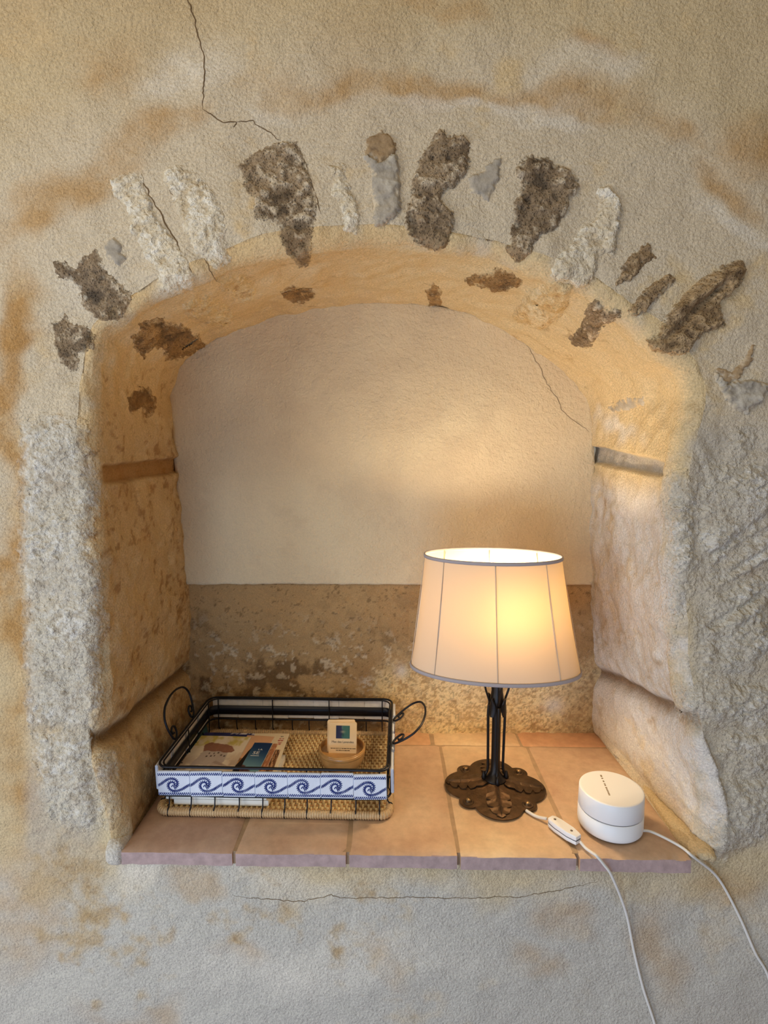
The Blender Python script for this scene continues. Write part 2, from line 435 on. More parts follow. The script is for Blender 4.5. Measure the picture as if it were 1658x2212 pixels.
pf = [tuple(f) for f in grid_faces(nl+2, na, wrapv=True)]
link('plaster_panel', mesh_np('plaster_panel', pv, pf, pcol), M_PANEL, wall, kind='structure')
nx, nz = 330, 140
gx, gz = np.meshgrid(np.linspace(-.50, .50, nx), np.linspace(-.03, PANEL_Z+.008, nz), indexing='ij')
LV = np.stack([gx.ravel(), np.full(gx.size, YB+.009), gz.ravel()], 1)
lu, lv = proj(LV)
lit_crust = np.clip(sstep(760, 900, lu+fbm(LV, 8, 3)*120)*sstep(1400, 1470, lv+fbm(LV, 8, 3, .5, 8)*70), 0, 1)
rgh = fbm(LV, 60, 4, .6); n2 = fbm(LV, 26, 5, .62, 4); n3 = fbm(LV, 9, 4, .55, 7); n4 = fbm(LV, 150, 4, .7, 5)
LV[:, 1] -= n2*.004+rgh*.0026*(1+lit_crust)+fbm(LV, 6, 2)*.004
lc = lerp(srgb(156, 122, 80), srgb(188, 154, 106), np.clip(.5+n3*1.2, 0, 1)[:, None])
up_ = 1-sstep(1290, 1420, lv+n3*60)
lc = lerp(lc, srgb(184, 148, 100), (up_*.7)[:, None])
dark = sstep(-.05, .30, n2+n3*.6)*(1-up_*.75)
lc = lerp(lc, srgb(100, 74, 46), (dark*.8)[:, None])
lc = lerp(lc, srgb(204, 182, 148), (sstep(.18, .34, rgh+n2*.4)*(1-up_)*.75)[:, None])
lc = lerp(lc, srgb(244, 220, 168), (lit_crust*np.clip(.25+sstep(-.30, .12, n2*.45+n4*1.0)*.8, 0, .95))[:, None])  # pale crust, its colour brightened for lamplight falling from under the shade
lc = lerp(lc, srgb(146, 122, 92), (lit_crust*sstep(1150, 1250, lu)*.5)[:, None])
lc = lerp(lc, srgb(84, 60, 36), (sstep(.3, .42, n4+rgh*.4)*.5)[:, None])
wsp = np.exp(-((lu-792)/14)**2-((lv-1478)/16)**2)*sstep(-.2, .2, n4)+np.exp(-((lu-865)/12)**2-((lv-1450)/14)**2)
wsp += np.exp(-((lu-1195)/20)**2-((lv-1525)/16)**2)
lc = lerp(lc, srgb(222, 214, 200), np.clip(wsp, 0, 1)[:, None]*.85)
link('aged_masonry', mesh_np('aged_masonry', LV, grid_faces(nx, nz), np.clip(lc, .01, 1)), vcol('aged_masonry', grain=.22, gscale=500, layers=((160.0, .6, .003), (520.0, .5, .0014))), wall, kind='structure')

# ---- floor of the room
fl = MB().box((0, -.6, Z0-.03), (4.4, 3.4, .06))
m_floor, nt, b = new_mat('floor_terracotta')
br = tex(nt, 'ShaderNodeTexBrick', 1.0); br.inputs['Scale'].default_value = 3.0
br.inputs['Color1'].default_value = (*srgb(176, 122, 88), 1); br.inputs['Color2'].default_value = (*srgb(160, 108, 78), 1); br.inputs['Mortar'].default_value = (*srgb(150, 132, 110), 1)
br.inputs['Mortar Size'].default_value = .012; nt.links.new(br.outputs['Color'], b.inputs['Base Color']); b.inputs['Roughness'].default_value = .6
fl.build('floor', m_floor, None, False, kind='structure')

# ------------------------------------------------------------------ stones left bare in the plaster
Z1s = lambda pts: [(x*.5006, 260+y*.5008) for x, y in pts]
Z2s = lambda pts: [(830+x*.4994, 260+y*.4992) for x, y in pts]
Z3s = lambda pts: [(x*.2895, 860+y*.2895) for x, y in pts]
Z4s = lambda pts: [(1200+x*.2893, 860+y*.2893) for x, y in pts]
Z5s = lambda pts: [(x*.2895, 1440+y*.2895) for x, y in pts]
Z6s = lambda pts: [(1200+x*.2762, 1440+y*.2762) for x, y in pts]
PAL = {
 'dark': [(104,82,58), (156,132,102), (204,186,158), (50,36,25)],
 'white': [(230,218,194), (220,204,174), (238,230,212), (190,168,132)],
 'grey': [(156,149,138), (170,160,144), (190,182,166), (128,120,108)],
 'brown': [(134,106,72), (160,132,96), (182,154,116), (86,62,40)],
 'soft': [(226,198,148), (212,178,122), (232,210,166), (176,134,82)],
 'sooty': [(112,80,46), (150,112,66), (176,138,86), (64,42,22)],
 'pier': [(206,198,182), (196,184,162), (220,214,202), (148,126,96)],
}
def seg_sd(X, Y, poly):
    poly = np.array(poly, float); n = len(poly); d = np.full(X.shape, 1e9); ins = np.zeros(X.shape, bool)
    for i in range(n):
        a, b = poly[i], poly[(i+1) % n]; ab = b-a
        t = np.clip(((X-a[0])*ab[0]+(Y-a[1])*ab[1])/(ab@ab+1e-9), 0, 1)
        d = np.minimum(d, np.hypot(X-a[0]-t*ab[0], Y-a[1]-t*ab[1]))
        c = (a[1] > Y) != (b[1] > Y)
        if abs(ab[1]) > 1e-9: ins ^= c & (X < a[0]+(Y-a[1])/ab[1]*ab[0])
    return np.where(ins, d, -d)
def stone(poly, pal, H, rough, mat, g=2.5, edge=10.0, seed=0.0, blend=.9, wav=5.0, ridges=None, grow=7.0, pier=False):
    poly = np.array(poly)
    x0, y0 = poly.min(0)-16-grow; x1, y1 = poly.max(0)+16+grow
    xs = np.arange(x0, x1, g); ys = np.arange(y0, y1, g)
    X, Y = np.meshgrid(xs, ys, indexing='ij')
    q = np.stack([X.ravel(), Y.ravel(), np.full(X.size, seed*7.7)], 1)
    sd = seg_sd(X, Y, poly)+(fbm(q, 1/16., 3)*wav*1.3+fbm(q, 1/5., 3)*6.5).reshape(X.shape)+grow
    keep = sd > -9
    idx = -np.ones(X.shape, int); Vs = []; Cs = []; Ns = []; S = []
    for i, j in zip(*np.nonzero(keep)):
        h = hit_px(X[i, j], Y[i, j])
        if h is None: continue
        idx[i, j] = len(Vs); Vs.append(h[0]); Ns.append(h[1]); Cs.append(h[2]); S.append(sd[i, j])
    Vs = np.array(Vs); Ns = np.array(Ns); Cs = np.array(Cs); S = np.array(S)
    ins = sstep(-2, edge, S)
    n1 = fbm(Vs, 32, 4, .6, seed); n2 = fbm(Vs, 85, 4, .62, seed+3); n3 = fbm(Vs, 14, 3, .5, seed+9)
    h = H*sstep(-3, edge*1.5, S)*(1+.35*n3)-.0035+ins*rough*(.25+n1*.8+n2*.9)
    if pier:
        f1 = fbm(Vs, 20, 4, .55, seed+2); f2 = 1-np.abs(fbm(Vs, 26, 3, .55, seed+5))*2.6; f3 = fbm(Vs, 150, 4, .65, seed+1); f4 = fbm(Vs, 55, 3, .6, seed+6)
        h = .6*H*sstep(-6, edge*1.5, S)*(1+.5*n3)-.0030+ins*np.maximum(.0032, .0020+rough*(.35+f1*1.5-.8*np.clip(f2, 0, 1)**4-1.1*np.clip(f4-.12, 0, 1)*2+.75*f3)+.0006*f3)
        n2 = .5*n2+.3*f1+.6*f3; n1 = .5*f1+.6*f4+.5*f3
    if ridges:
        uq, vq = proj(Vs)
        for (ax, ay), (bx, by), w, dz in ridges:
            t = np.clip(((uq-ax)*(bx-ax)+(vq-ay)*(by-ay))/((bx-ax)**2+(by-ay)**2), 0, 1)
            d = np.hypot(uq-ax-t*(bx-ax), vq-ay-t*(by-ay))
            h = h+dz*np.exp(-(d/w)**2)*ins
    h = np.maximum(h, np.where(S > 0, .0009*sstep(0, 6, S)-.0035*(1-sstep(-2, 5, S)), -.004))
    Vs2 = Vs+Ns*h[:, None]
    p = [srgb(*c) for c in PAL[pal]]
    c = lerp(p[0], p[1], np.clip(.5+n1*1.3, 0, 1)[:, None])
    c = lerp(c, p[2], sstep(.05, .45, n2+n3*.5)[:, None])
    c = lerp(c, p[3], (sstep(.12, .5, -n2-n1*.5)*(.5 if pier else .8))[:, None])
    c = lerp(Cs, c, (sstep(-4, edge*1.1, S+n2*20)*blend)[:, None])
    a, b_, c_, d_ = idx[:-1, :-1], idx[1:, :-1], idx[1:, 1:], idx[:-1, 1:]
    ok = (a >= 0) & (b_ >= 0) & (c_ >= 0) & (d_ >= 0)
    F = np.stack([a[ok], d_[ok], c_[ok], b_[ok]], 1)
    # drop faces that bridge a depth break
    L = np.linalg.norm(Vs2[F[:, 0]]-Vs2[F[:, 2]], axis=1); F = F[L < .03]
    return link('stone', mesh_np('stone', Vs2, F, np.clip(c, .01, 1)), mat, wall)
D_, W_, G_ = M_DARK, M_STONE, M_GREY
stone(Z1s([(1025,200),(1110,140),(1200,100),(1275,95),(1290,130),(1330,230),(1355,330),(1365,400),(1345,450),(1335,560),(1325,625),(1295,632),(1250,580),(1215,510),(1190,430),(1110,420),(1100,330),(1050,290),(1055,230)]), 'dark', .0045, .006, D_, seed=1)
stone(Z1s([(480,260),(560,230),(600,240),(640,340),(670,430),(740,520),(800,600),(830,660),(825,720),(760,750),(690,730),(690,650),(640,600),(570,470),(560,370),(500,320)]), 'white', .0065, .0042, W_, seed=2)
stone(Z1s([(710,220),(760,200),(850,240),(900,290),(940,360),(965,450),(970,560),(990,610),(940,640),(900,600),(850,560),(810,480),(770,400),(750,320),(705,260)]), 'white', .006, .0042, W_, seed=3)
stone(Z1s([(240,620),(270,615),(330,650),(360,600),(410,570),(440,620),(470,670),(540,720),(565,760),(545,820),(490,860),(420,850),(360,790),(350,730),(300,680),(260,670)]), 'dark', .0045, .005, D_, seed=4)
stone(Z1s([(455,545),(490,510),(520,540),(515,570),(535,600),(515,625),(490,600),(470,590)]), 'grey', .007, .002, G_, seed=5, edge=7)
stone(Z1s([(230,880),(280,850),(310,890),(370,890),(405,930),(400,980),(365,1000),(335,1000),(330,1075),(310,1082),(270,1030),(240,980)]), 'dark', .0040, .0035, D_, seed=6)
stone(Z1s([(575,930),(620,910),(600,880),(660,860),(700,850),(720,880),(800,890),(860,940),(880,970),(820,1010),(780,1020),(720,1035),(710,990),(660,970),(620,1020),(600,1000),(580,960)]), 'sooty', .005, .005, D_, seed=7)
stone(Z1s([(555,1200),(580,1165),(640,1160),(670,1200),(665,1260),(640,1270),(610,1240),(570,1255)]), 'sooty', .004, .004, D_, seed=8)
stone(Z1s([(1215,740),(1260,720),(1340,730),(1350,760),(1300,790),(1260,785)]), 'sooty', .003, .003, D_, seed=9)
stone(Z1s([(1420,200),(1480,195),(1490,270),(1520,330),(1550,430),(1530,480),(1490,470),(1480,380),(1440,320),(1450,250)]), 'white', .007, .005, W_, seed=10)
stone(Z1s([(790,800),(880,760),(960,790),(1000,850),(960,885),(880,870),(810,840)]), 'soft', .005, .004, W_, seed=11)
stone(Z1s([(940,690),(1010,660),(1100,690),(1090,780),(1000,770)]), 'soft', .005, .004, W_, seed=12)
stone([(795,336),(796,300),(825,285),(846,303),(850,333),(825,350)], 'brown', .008, .003, G_, seed=13, edge=7)
stone([(793,342),(825,352),(850,338),(858,352),(860,452),(842,472),(815,488),(808,440),(805,365)], 'grey', .010, .003, G_, seed=14, edge=7)
stone(Z2s([(215,75),(240,45),(270,85),(330,75),(360,110),(365,170),(340,240),(280,290),(240,330),(250,380),(300,400),(285,490),(270,540),(200,555),(150,530),(110,500),(90,440),(120,350),(130,250),(170,150)]), 'dark', .008, .006, D_, seed=15)
stone(Z2s([(370,260),(420,230),(480,180),(495,170),(485,250),(455,320),(445,345),(415,320),(375,310)]), 'grey', .009, .002, G_, seed=16, edge=7)
stone(Z2s([(570,220),(620,165),(690,170),(760,210),(820,240),(830,290),(790,370),(740,470),(680,490),(640,530),(600,600),(570,610),(530,560),(560,460),(570,350),(600,300),(600,250)]), 'dark', .008, .006, D_, seed=17)
stone(Z2s([(930,310),(960,290),(1000,340),(1020,400),(1000,500),(990,570),(920,580),(905,680),(860,720),(800,700),(720,680),(740,610),(800,560),(860,470),(920,430),(935,360)]), 'white', .009, .0048, W_, seed=18)
stone(Z2s([(1090,570),(1140,530),(1160,590),(1110,630),(1060,680),(1010,700),(1030,640)]), 'brown', .007, .005, D_, seed=19, edge=8)
stone(Z2s([(1235,670),(1245,690),(1180,760),(1120,820),(1070,840),(1060,820),(1110,760),(1180,700)]), 'brown', .008, .005, D_, seed=20, edge=7)
stone(Z2s([(1540,610),(1555,660),(1520,720),(1450,780),(1440,830),(1455,880),(1420,910),(1370,920),(1340,960),(1310,1000),(1240,1015),(1170,990),(1140,950),(1200,930),(1220,850),(1300,760),(1380,690),(1460,640)]), 'brown', .010, .006, D_, seed=21,
      ridges=[((1460,670),(1585,590),10,.010), ((1440,730),(1560,610),7,-.010)])
stone(Z2s([(885,800),(920,780),(950,830),(1010,820),(1010,850),(930,890),(900,950),(880,975),(820,970),(805,940),(850,900),(870,850)]), 'dark', .006, .006, D_, seed=22, edge=8)
stone(Z2s([(350,690),(420,670),(500,640),(560,680),(590,700),(550,730),(470,735),(400,710)]), 'sooty', .005, .006, D_, seed=23, edge=8)
stone(Z2s([(180,740),(210,710),(240,740),(235,790),(200,800)]), 'sooty', .003, .003, D_, seed=24, edge=8)
stone(Z2s([(560,820),(640,740),(740,700),(800,720),(780,800),(740,870),(680,900),(560,860)]), 'soft', .008, .005, W_, seed=25)
stone(Z2s([(1425,1085),(1480,1150),(1520,1140),(1600,1125),(1650,1150),(1620,1210),(1560,1255),(1510,1240),(1470,1180)]), 'grey', .010, .004, G_, seed=26, edge=8)
stone(Z2s([(1440,1080),(1500,1110),(1550,1050),(1590,985),(1580,1030),(1520,1120),(1470,1130)]), 'brown', .006, .003, G_, seed=27, edge=6)
stone(Z2s([(975,1240),(1020,1215),(1120,1200),(1110,1225),(1040,1245),(985,1260)]), 'grey', .004, .002, G_, seed=28, edge=6)
# piers: whitewashed blocks of the jambs
PIE = dict(edge=34.0, g=2.7, wav=9.0, grow=11.0, pier=True)
stone(Z3s([(170,200),(300,130),(500,150),(620,190),(660,400),(730,620),(730,860),(690,900),(700,1000),(680,1100),(740,1250),(750,1480),(500,1500),(300,1480),(190,1500),(165,1300),(150,1100),(150,800),(160,500)]), 'pier', .006, .0052, W_, seed=30, **PIE)
stone(Z3s([(190,1520),(500,1512),(760,1500),(780,1600),(770,1760),(745,1900),(750,2210),(690,2440),(380,2480),(240,2450),(210,2300),(180,1900)]), 'pier', .007, .0052, W_, seed=31, **PIE)
stone(Z5s([(240,490),(380,490),(650,490),(655,560),(650,690),(700,800),(720,960),(780,1030),(740,1190),(600,1210),(430,1170),(330,1080),(290,900),(260,650)]), 'pier', .008, .0052, W_, seed=32, **PIE)
stone(Z5s([(700,690),(860,620),(890,740),(870,900),(890,950),(880,1080),(830,1180),(790,1200),(790,1030),(735,940),(715,800)]), 'pier', .004, .004, W_, seed=33, blend=.6, **PIE)
stone(Z4s([(1340,240),(1450,210),(1480,300),(1460,460),(1310,450),(1330,320)]), 'pier', .008, .006, W_, seed=34, **PIE)
stone(Z4s([(1090,490),(1310,460),(1460,480),(1620,600),(1640,900),(1400,1050),(1150,1270),(1060,1100),(1050,800),(1080,600)]), 'pier', .009, .006, W_, seed=35, ridges=[((1528,1222),(1668,1122),8,.005), ((1520,1210),(1668,1106),7,-.006)], **PIE)
stone(Z4s([(1160,1300),(1400,1110),(1640,930),(1640,1180),(1400,1320),(1200,1420),(1120,1400)]), 'pier', .010, .0055, W_, seed=36, ridges=[((1535,1276),(1668,1196),8,.005), ((1530,1264),(1668,1180),7,-.006)], **PIE)
stone(Z4s([(1150,1460),(1400,1350),(1640,1220),(1640,1800),(1460,2100),(1100,2080),(1020,1900),(1040,1640)]), 'pier', .008, .006, W_, seed=37,
      ridges=[((1535,1352),(1640,1284),7,-.008), ((1540,1362),(1640,1300),9,.005), ((1455,1488),(1600,1494),7,-.006)], **PIE)
stone(Z4s([(800,600),(950,560),(1060,700),(1040,1000),(1070,1250),(1010,1450),(960,1600),(880,1700),(870,1900),(850,1750),(840,1300),(830,1000),(800,800)]), 'pier', .006, .005, W_, seed=38, **PIE)
stone(Z6s([(950,150),(1450,135),(1740,100),(1740,480),(1400,430),(1280,460),(980,390)]), 'pier', .009, .0055, W_, seed=39, **PIE)
stone(Z6s([(1330,850),(1450,900),(1740,860),(1740,1250),(1480,1420),(1330,1490),(1200,1470),(1210,1250),(1330,1150)]), 'pier', .012, .006, W_, seed=40, **PIE)
stone(Z6s([(1330,520),(1450,490),(1740,520),(1740,840),(1450,870),(1340,820),(1300,680)]), 'pier', .005, .005, W_, seed=41, blend=.6, **PIE)

# ---- cracks
def crack(pts, r, jit=2.0, surf='wall', taper=True):
    Q = resample(np.array(pts, float), 5.0, closed=False)
    Q = Q+np.stack([fbm(np.c_[Q, Q[:, :1]*0], .09, 3), fbm(np.c_[Q, Q[:, :1]*0+9], .09, 3)], 1)*jit*2.2
    out = []
    for x, y in Q:
        if surf == 'wall':
            h = hit_px(x, y)
            if h is None: continue
            out.append(h[0]+h[1]*.0002)
        else: out.append(ony(x, y, YB)+np.array([0, 0, 0]))
    out = np.array(out)
    if surf != 'wall': out[:, 1] += fbm(out, 5, 3)*.006+fbm(out, 28, 3)*.0012-.0004
    t = np.linspace(0, 1, len(out)); rr = r*(.55+.6*np.abs(fbm(out, 40, 2)))
    if taper: rr = rr*np.clip(np.minimum(t, 1-t)*8+.25, 0, 1)
    MB().tube(out, rr, 5).build('crack', M_CRACK, wall)
crack([(398,-30),(412,15),(424,60),(432,95),(440,122),(441,170),(438,236)], .0012)
crack([(438,236),(460,250),(482,268),(512,262),(505,275)], .0010)
crack([(512,262),(545,262),(580,285),(606,305)], .0009)
crack([(640,312),(660,352),(676,410),(694,462)], .0009)
crack([(352,372),(370,420),(405,490),(430,540),(470,610)], .0010)
crack([(300,378),(325,425),(372,508),(412,590)], .0013)
crack([(1135,738),(1165,790),(1182,830),(1205,860),(1216,890),(1272,932)], .0007, surf='panel')
crack([(500,1935),(640,1948),(715,1934),(740,1940),(900,1938),(1010,1940),(1130,1936),(1290,1905)], .0007)

# ------------------------------------------------------------------ tiled ledge
m_tile, nt, b = new_mat('terracotta')
oi = nt.nodes.new('ShaderNodeObjectInfo')
tc = nt.nodes.new('ShaderNodeTexCoord')
n1 = tex(nt, 'ShaderNodeTexNoise', 9, 5, .6); n2 = tex(nt, 'ShaderNodeTexNoise', 60, 4, .6); n3 = tex(nt, 'ShaderNodeTexNoise', 420, 3)
cb = ramp(nt, n1.outputs['Fac'], [(.28, srgb(198, 166, 140)), (.5, srgb(210, 182, 154)), (.72, srgb(222, 200, 172))])
ob = ramp(nt, oi.outputs['Random'], [(0.0, (.90, .82, .84)), (.5, (1, 1, 1)), (1.0, (1.06, .96, .86))])
c = mixc(nt, cb, oi.outputs['Color'], 1.0, 'MULTIPLY')
c = mixc(nt, c, ramp(nt, n2.outputs['Fac'], [(.3, .86), (.7, 1.06)]), 1.0, 'MULTIPLY')
nt.links.new(c, b.inputs['Base Color']); b.inputs['Roughness'].default_value = .55; b.inputs['Specular IOR Level'].default_value = .35
bump(nt, b, [(n1.outputs['Fac'], .5, .003), (n2.outputs['Fac'], .5, .0008), (n3.outputs['Fac'], .3, .0004)])
M_EDGE = plain('daylit_limed_edge', srgb(170, 146, 142), .85, 0, 160, .0012, .16, 70)  # limed front edge; its mauve-grey also puts the cool daylight into the colour
M_GROUT = plain('grout', srgb(168, 142, 112), .95, 0, 300, .001, .15, 60)
ledge = empty('tiled_ledge', (0, .83, -.026), label='terracotta tiled ledge along the foot of the arched niche', category='ledge')
LG = Vector((0, .83, -.026))
def tile(x0, x1, y0a, y0b, y1a, y1b, tint, seed):
    """one hand-made tile: corners (x0,y0a) (x1,y0b) front, (x1,y1b) (x0,y1a) back; worn edges"""
    nu, nv = 22, 26
    g = .0028
    Vt = []; h = .025
    u = np.linspace(0, 1, nu); v = np.linspace(0, 1, nv)
    Ug, Vg = np.meshgrid(u, v, indexing='ij')
    xx = lerp(x0+g, x1-g, Ug); yy = lerp(lerp(y0a, y0b, Ug), lerp(y1a, y1b, Ug)-g, Vg)
    q = np.stack([xx.ravel(), yy.ravel(), np.full(xx.size, seed*3.1)], 1)
    top = (-.0012+fbm(q, 9, 2)*.0010).reshape(xx.shape)
    dx = np.minimum(xx-xx.min(), xx.max()-xx); dy = yy-lerp(y0a, y0b, Ug)
    top = top-.0022*(1-sstep(0, .006, np.minimum(dx, dy+.0005)))
    yy = yy+(fbm(q, 20, 2).reshape(xx.shape)*.0016)*(1-sstep(0, .01, dy))
    Vt = np.stack([xx, yy, top], -1)
    F = [tuple(f) for f in grid_faces(nu, nv)]
    Vl = [tuple(p) for p in Vt.reshape(-1, 3)]
    ring = [i*nv for i in range(nu)]+[(nu-1)*nv+j for j in range(1, nv)]+[i*nv+nv-1 for i in range(nu-2, -1, -1)]+[j for j in range(nv-2, 0, -1)]
    prev = ring
    for dz in (.004, .015, h):
        off = len(Vl); cxy = np.array([(x0+x1)/2, (y0a+y1a)/2])
        for i in ring:
            p = np.array(Vl[i]); o = np.array([p[0]-cxy[0], p[1]-cxy[1]]); o = o/np.abs(o).max()*.0
            nn = vnoise(np.array([[p[0]*60, p[1]*60+seed, dz*90]]))[0]*.0012
            Vl.append((p[0], p[1]-(.0012+nn if p[1] < y0a+.03 else 0), -dz if dz < h else -h))
        cur = list(range(off, off+len(ring)))
        m = len(ring)
        F += [(prev[k2], prev[(k2+1) % m], cur[(k2+1) % m], cur[k2]) for k2 in range(m)]
        prev = cur
    F.append(tuple(prev[::-1]))
    mb = MB(); mb.add([(p[0]-LG.x, p[1]-LG.y, p[2]-LG.z) for p in Vl], F)
    o = mb.build('tile', m_tile, ledge, True, 40); o.color = (*tint, 1)
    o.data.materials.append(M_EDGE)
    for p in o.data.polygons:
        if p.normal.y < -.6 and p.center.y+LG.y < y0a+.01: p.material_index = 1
    return o
fx = [-.436, -.250, -.066, .113, .303, .484]; fy = [.8305, .829, .828, .825, .823, .820]
bx = [-.440, -.268, -.088, .095, .290, .484]; by = [1.156, 1.156, 1.156, 1.157, 1.154, 1.150]
tints = [(.76, .70, .74), (.92, .86, .84), (.92, .86, .80), (1.02, .98, .86), (.92, .86, .80)]
for i in range(5):
    tile(fx[i], fx[i+1], fy[i], fy[i+1], by[i], by[i+1], tints[i], i+1.0)
tb = [(.9, .82, .76), (1, .92, .8), (1.0, .82, .66), (1.06, 1.02, .88), (.98, .76, .62)]
for i in range(5):
    tile(bx[i]+.002, bx[i+1]+.002, by[i]+.004, by[i+1]+.004, 1.232, 1.232, tb[i], i+11.0)
g = MB(); g.box((.024-LG.x, (.8325+1.225)/2-LG.y, -.0140-LG.z), (.915, 1.225-.8325, .0215)); g.build('mortar_bed', M_GROUT, ledge, False)
# plaster ears that close the ledge against the wall at both ends
def lump(c, d, seed, col, name='mortar_fillet'):
    n, m = 26, 14; Vt = []
    for i in range(m):
        a = PI*i/(m-1)
        for j in range(n):
            t = 2*PI*j/n; Vt.append((math.sin(a)*math.cos(t), math.sin(a)*math.sin(t), math.cos(a)))
    Vt = np.array(Vt); Vt = np.sign(Vt)*np.abs(Vt)**.6; Vt = Vt*np.array(d)/2
    Vt = Vt*(1+.16*fbm(Vt+seed, 40, 3))[:, None]+np.array(c)
    link(name, mesh_np(name, Vt, grid_faces(m, n, wrapv=True), np.tile(col, (len(Vt), 1))), M_WALL, wall)
lump((-.447, .852, -.012), (.03, .05, .045), 1.0, srgb(206, 198, 184))
lump((.515, .875, -.014), (.075, .06, .034), 2.0, srgb(192, 168, 130))
lump((.512, 1.00, -.008), (.054, .36, .026), 3.0, srgb(206, 184, 146))

# ------------------------------------------------------------------ tray of wire, wicker and painted tiles
def wick_mat(name, c1, c2):
    m, nt, b = new_mat(name)
    t = tex(nt, 'ShaderNodeTexNoise', 45, 4, .6); t2 = tex(nt, 'ShaderNodeTexNoise', 330, 3)
    c = mixc(nt, ramp(nt, t.outputs['Fac'], [(.3, c1), (.7, c2)]), ramp(nt, t2.outputs['Fac'], [(.3, .72), (.7, 1.05)]), 1.0, 'MULTIPLY')
    nt.links.new(c, b.inputs['Base Color']); b.inputs['Roughness'].default_value = .5
    bump(nt, b, [(t2.outputs['Fac'], .5, .0005)])
    return m
M_WICK = wick_mat('wicker', srgb(216, 184, 126), srgb(236, 210, 158))
M_WICK2 = wick_mat('wicker_rim', srgb(190, 156, 112), srgb(214, 184, 140))
M_ROD = plain('wicker_stake', srgb(168, 126, 76), .7)
HX, HY = .2065, .1405
tray = empty('serving_tray', (-.2005, 1.0515, 0), math.radians(-1.25), label='wire and wicker serving tray edged with blue and white tiles', category='tray')
# woven base
mb = MB(); ns = 82; ry = .0105
ys = np.arange(-HY+.010, HY-.009, ry/6)
for i in range(ns):
    x = -HX+.010+(2*HX-.020)*i/(ns-1)
    ph = (i % 2)*PI
    zz = .0085+.0026*np.cos(PI*ys/ry+ph)
    xx = x+.0004*np.sin(ys*300+i)
    w = .0025*(1+.12*math.sin(i*12.9))
    row = np.stack([np.stack([xx+dx*w, ys, zz+dz], 1) for dx, dz in ((-1, -.0006), (-.5, .0006), (.5, .0006), (1, -.0006))], 1)
    mb.add(row.reshape(-1, 3), grid_faces(len(ys), 4))
base_o = mb.build('woven_base', M_WICK, tray, kind='stuff')
mb = MB()
for k2, y in enumerate(np.arange(-HY+.012, HY-.010, ry)):
    mb.tube([(-HX+.008, y, .0085), (HX-.008, y, .0085)], .0019, 6)
mb.box((0, 0, .0036), (2*HX-.02, 2*HY-.02, .002))
mb.build('base_stakes', M_ROD, tray, kind='stuff')
# wrapped border of the base: one long binding cane
Lp = resample(rrect(HX-.001, HY-.001, .018), .00085)
ph = np.arange(len(Lp))*.00085/.0044*2*PI
rad = .0062*(1+.24*np.abs(np.sin(ph/2))+.02*np.sin(np.arange(len(Lp))*.05))
MB().tube(np.c_[Lp, np.full(len(Lp), .0074)], rad, 9, closed=True).build('wrapped_border', M_WICK2, tray)
# rails
def loop(z, ins, r, name, rc=.020):
    L = resample(rrect(HX-ins, HY-ins, rc), .006)
    q = np.c_[L, np.full(len(L), z)]
    q[:, 2] += fbm(q, 9, 2)*.0012
    MB().tube(q, r, 8, closed=True).build(name, M_WIRE, tray)
loop(.0905, .0010, .0021, 'top_rail'); loop(.0890, .0058, .0016, 'inner_rail')
loop(.0385, -.0005, .0019, 'lower_rail')
# uprights
def upright(x, y, nx_, ny_, full):
    zt = .090 if full else .039
    p = [(x, y, .0010), (x+nx_*.004, y+ny_*.004, .001), (x+nx_*.0068, y+ny_*.0068, .0065), (x+nx_*.004, y+ny_*.004, .0145), (x-nx_*.001, y-ny_*.001, .0165), (x-nx_*.004, y-ny_*.004, .030), (x-nx_*.003, y-ny_*.003, zt)]
    MB().tube(spline(p, 5), .00125, 6).build('upright', M_WIRE, tray)
xsU = np.linspace(-.186, .186, 10)
for i, x in enumerate(xsU):
    upright(x+.002*math.sin(i*5), -HY+.002, 0, -1, i % 3 == 0); upright(x-.003*math.sin(i*3), HY-.002, 0, 1, i % 3 == 0)
for i, y in enumerate(np.linspace(-.115, .115, 7)):
    upright(-HX+.002, y, -1, 0, i % 3 == 0); upright(HX-.002, y, 1, 0, i % 3 == 0)
# band that holds the tiles
L = resample(rrect(HX-.0035, HY-.0035, .016), .004); nL = len(L)
Lo = resample(rrect(HX-.0023, HY-.0023, .017), .004)
Lo = np.stack([np.interp(np.linspace(0, 1, nL), np.linspace(0, 1, len(Lo)), Lo[:, k2]) for k2 in (0, 1)], 1)
bv = np.concatenate([np.c_[L, np.full(nL, .051)], np.c_[L, np.full(nL, .0715)], np.c_[Lo, np.full(nL, .0715)], np.c_[Lo, np.full(nL, .051)]])
link('holding_band', mesh_np('holding_band', bv, grid_faces(4, nL, wrapu=True, wrapv=True), smooth=False), M_BAND, tray)
# tiles
def rope(path, step=.0032, wid=.0052, lean=.9):
    """slanted brush dashes along a path in tile coordinates (metres)"""
    Q = resample(np.array(path), step, closed=False); T = np.gradient(Q, axis=0); T /= np.linalg.norm(T, axis=1)[:, None]+1e-9
    out = []
    for p, t in zip(Q, T):
        n = np.array([-t[1], t[0]]); a = p-n*wid/2-t*lean*wid*.35; c2 = p+n*wid/2+t*lean*wid*.35
        e = t*.00115*(1+.3*random.random())
        m = (a+c2)/2+t*.0003
        out.append([a-e*.6, a+e*.6, m+e, c2+e*.5, c2-e*.5, m-e])
    return out
def line(path, w):
    Q = np.array(path); T = np.gradient(Q, axis=0); T /= np.linalg.norm(T, axis=1)[:, None]+1e-9
    N = np.stack([-T[:, 1], T[:, 0]], 1)*w/2
    return [[Q[i]-N[i], Q[i+1]-N[i+1], Q[i+1]+N[i+1], Q[i]+N[i]] for i in range(len(Q)-1)]
TW, THh, TT = .0572, .0455, .0052
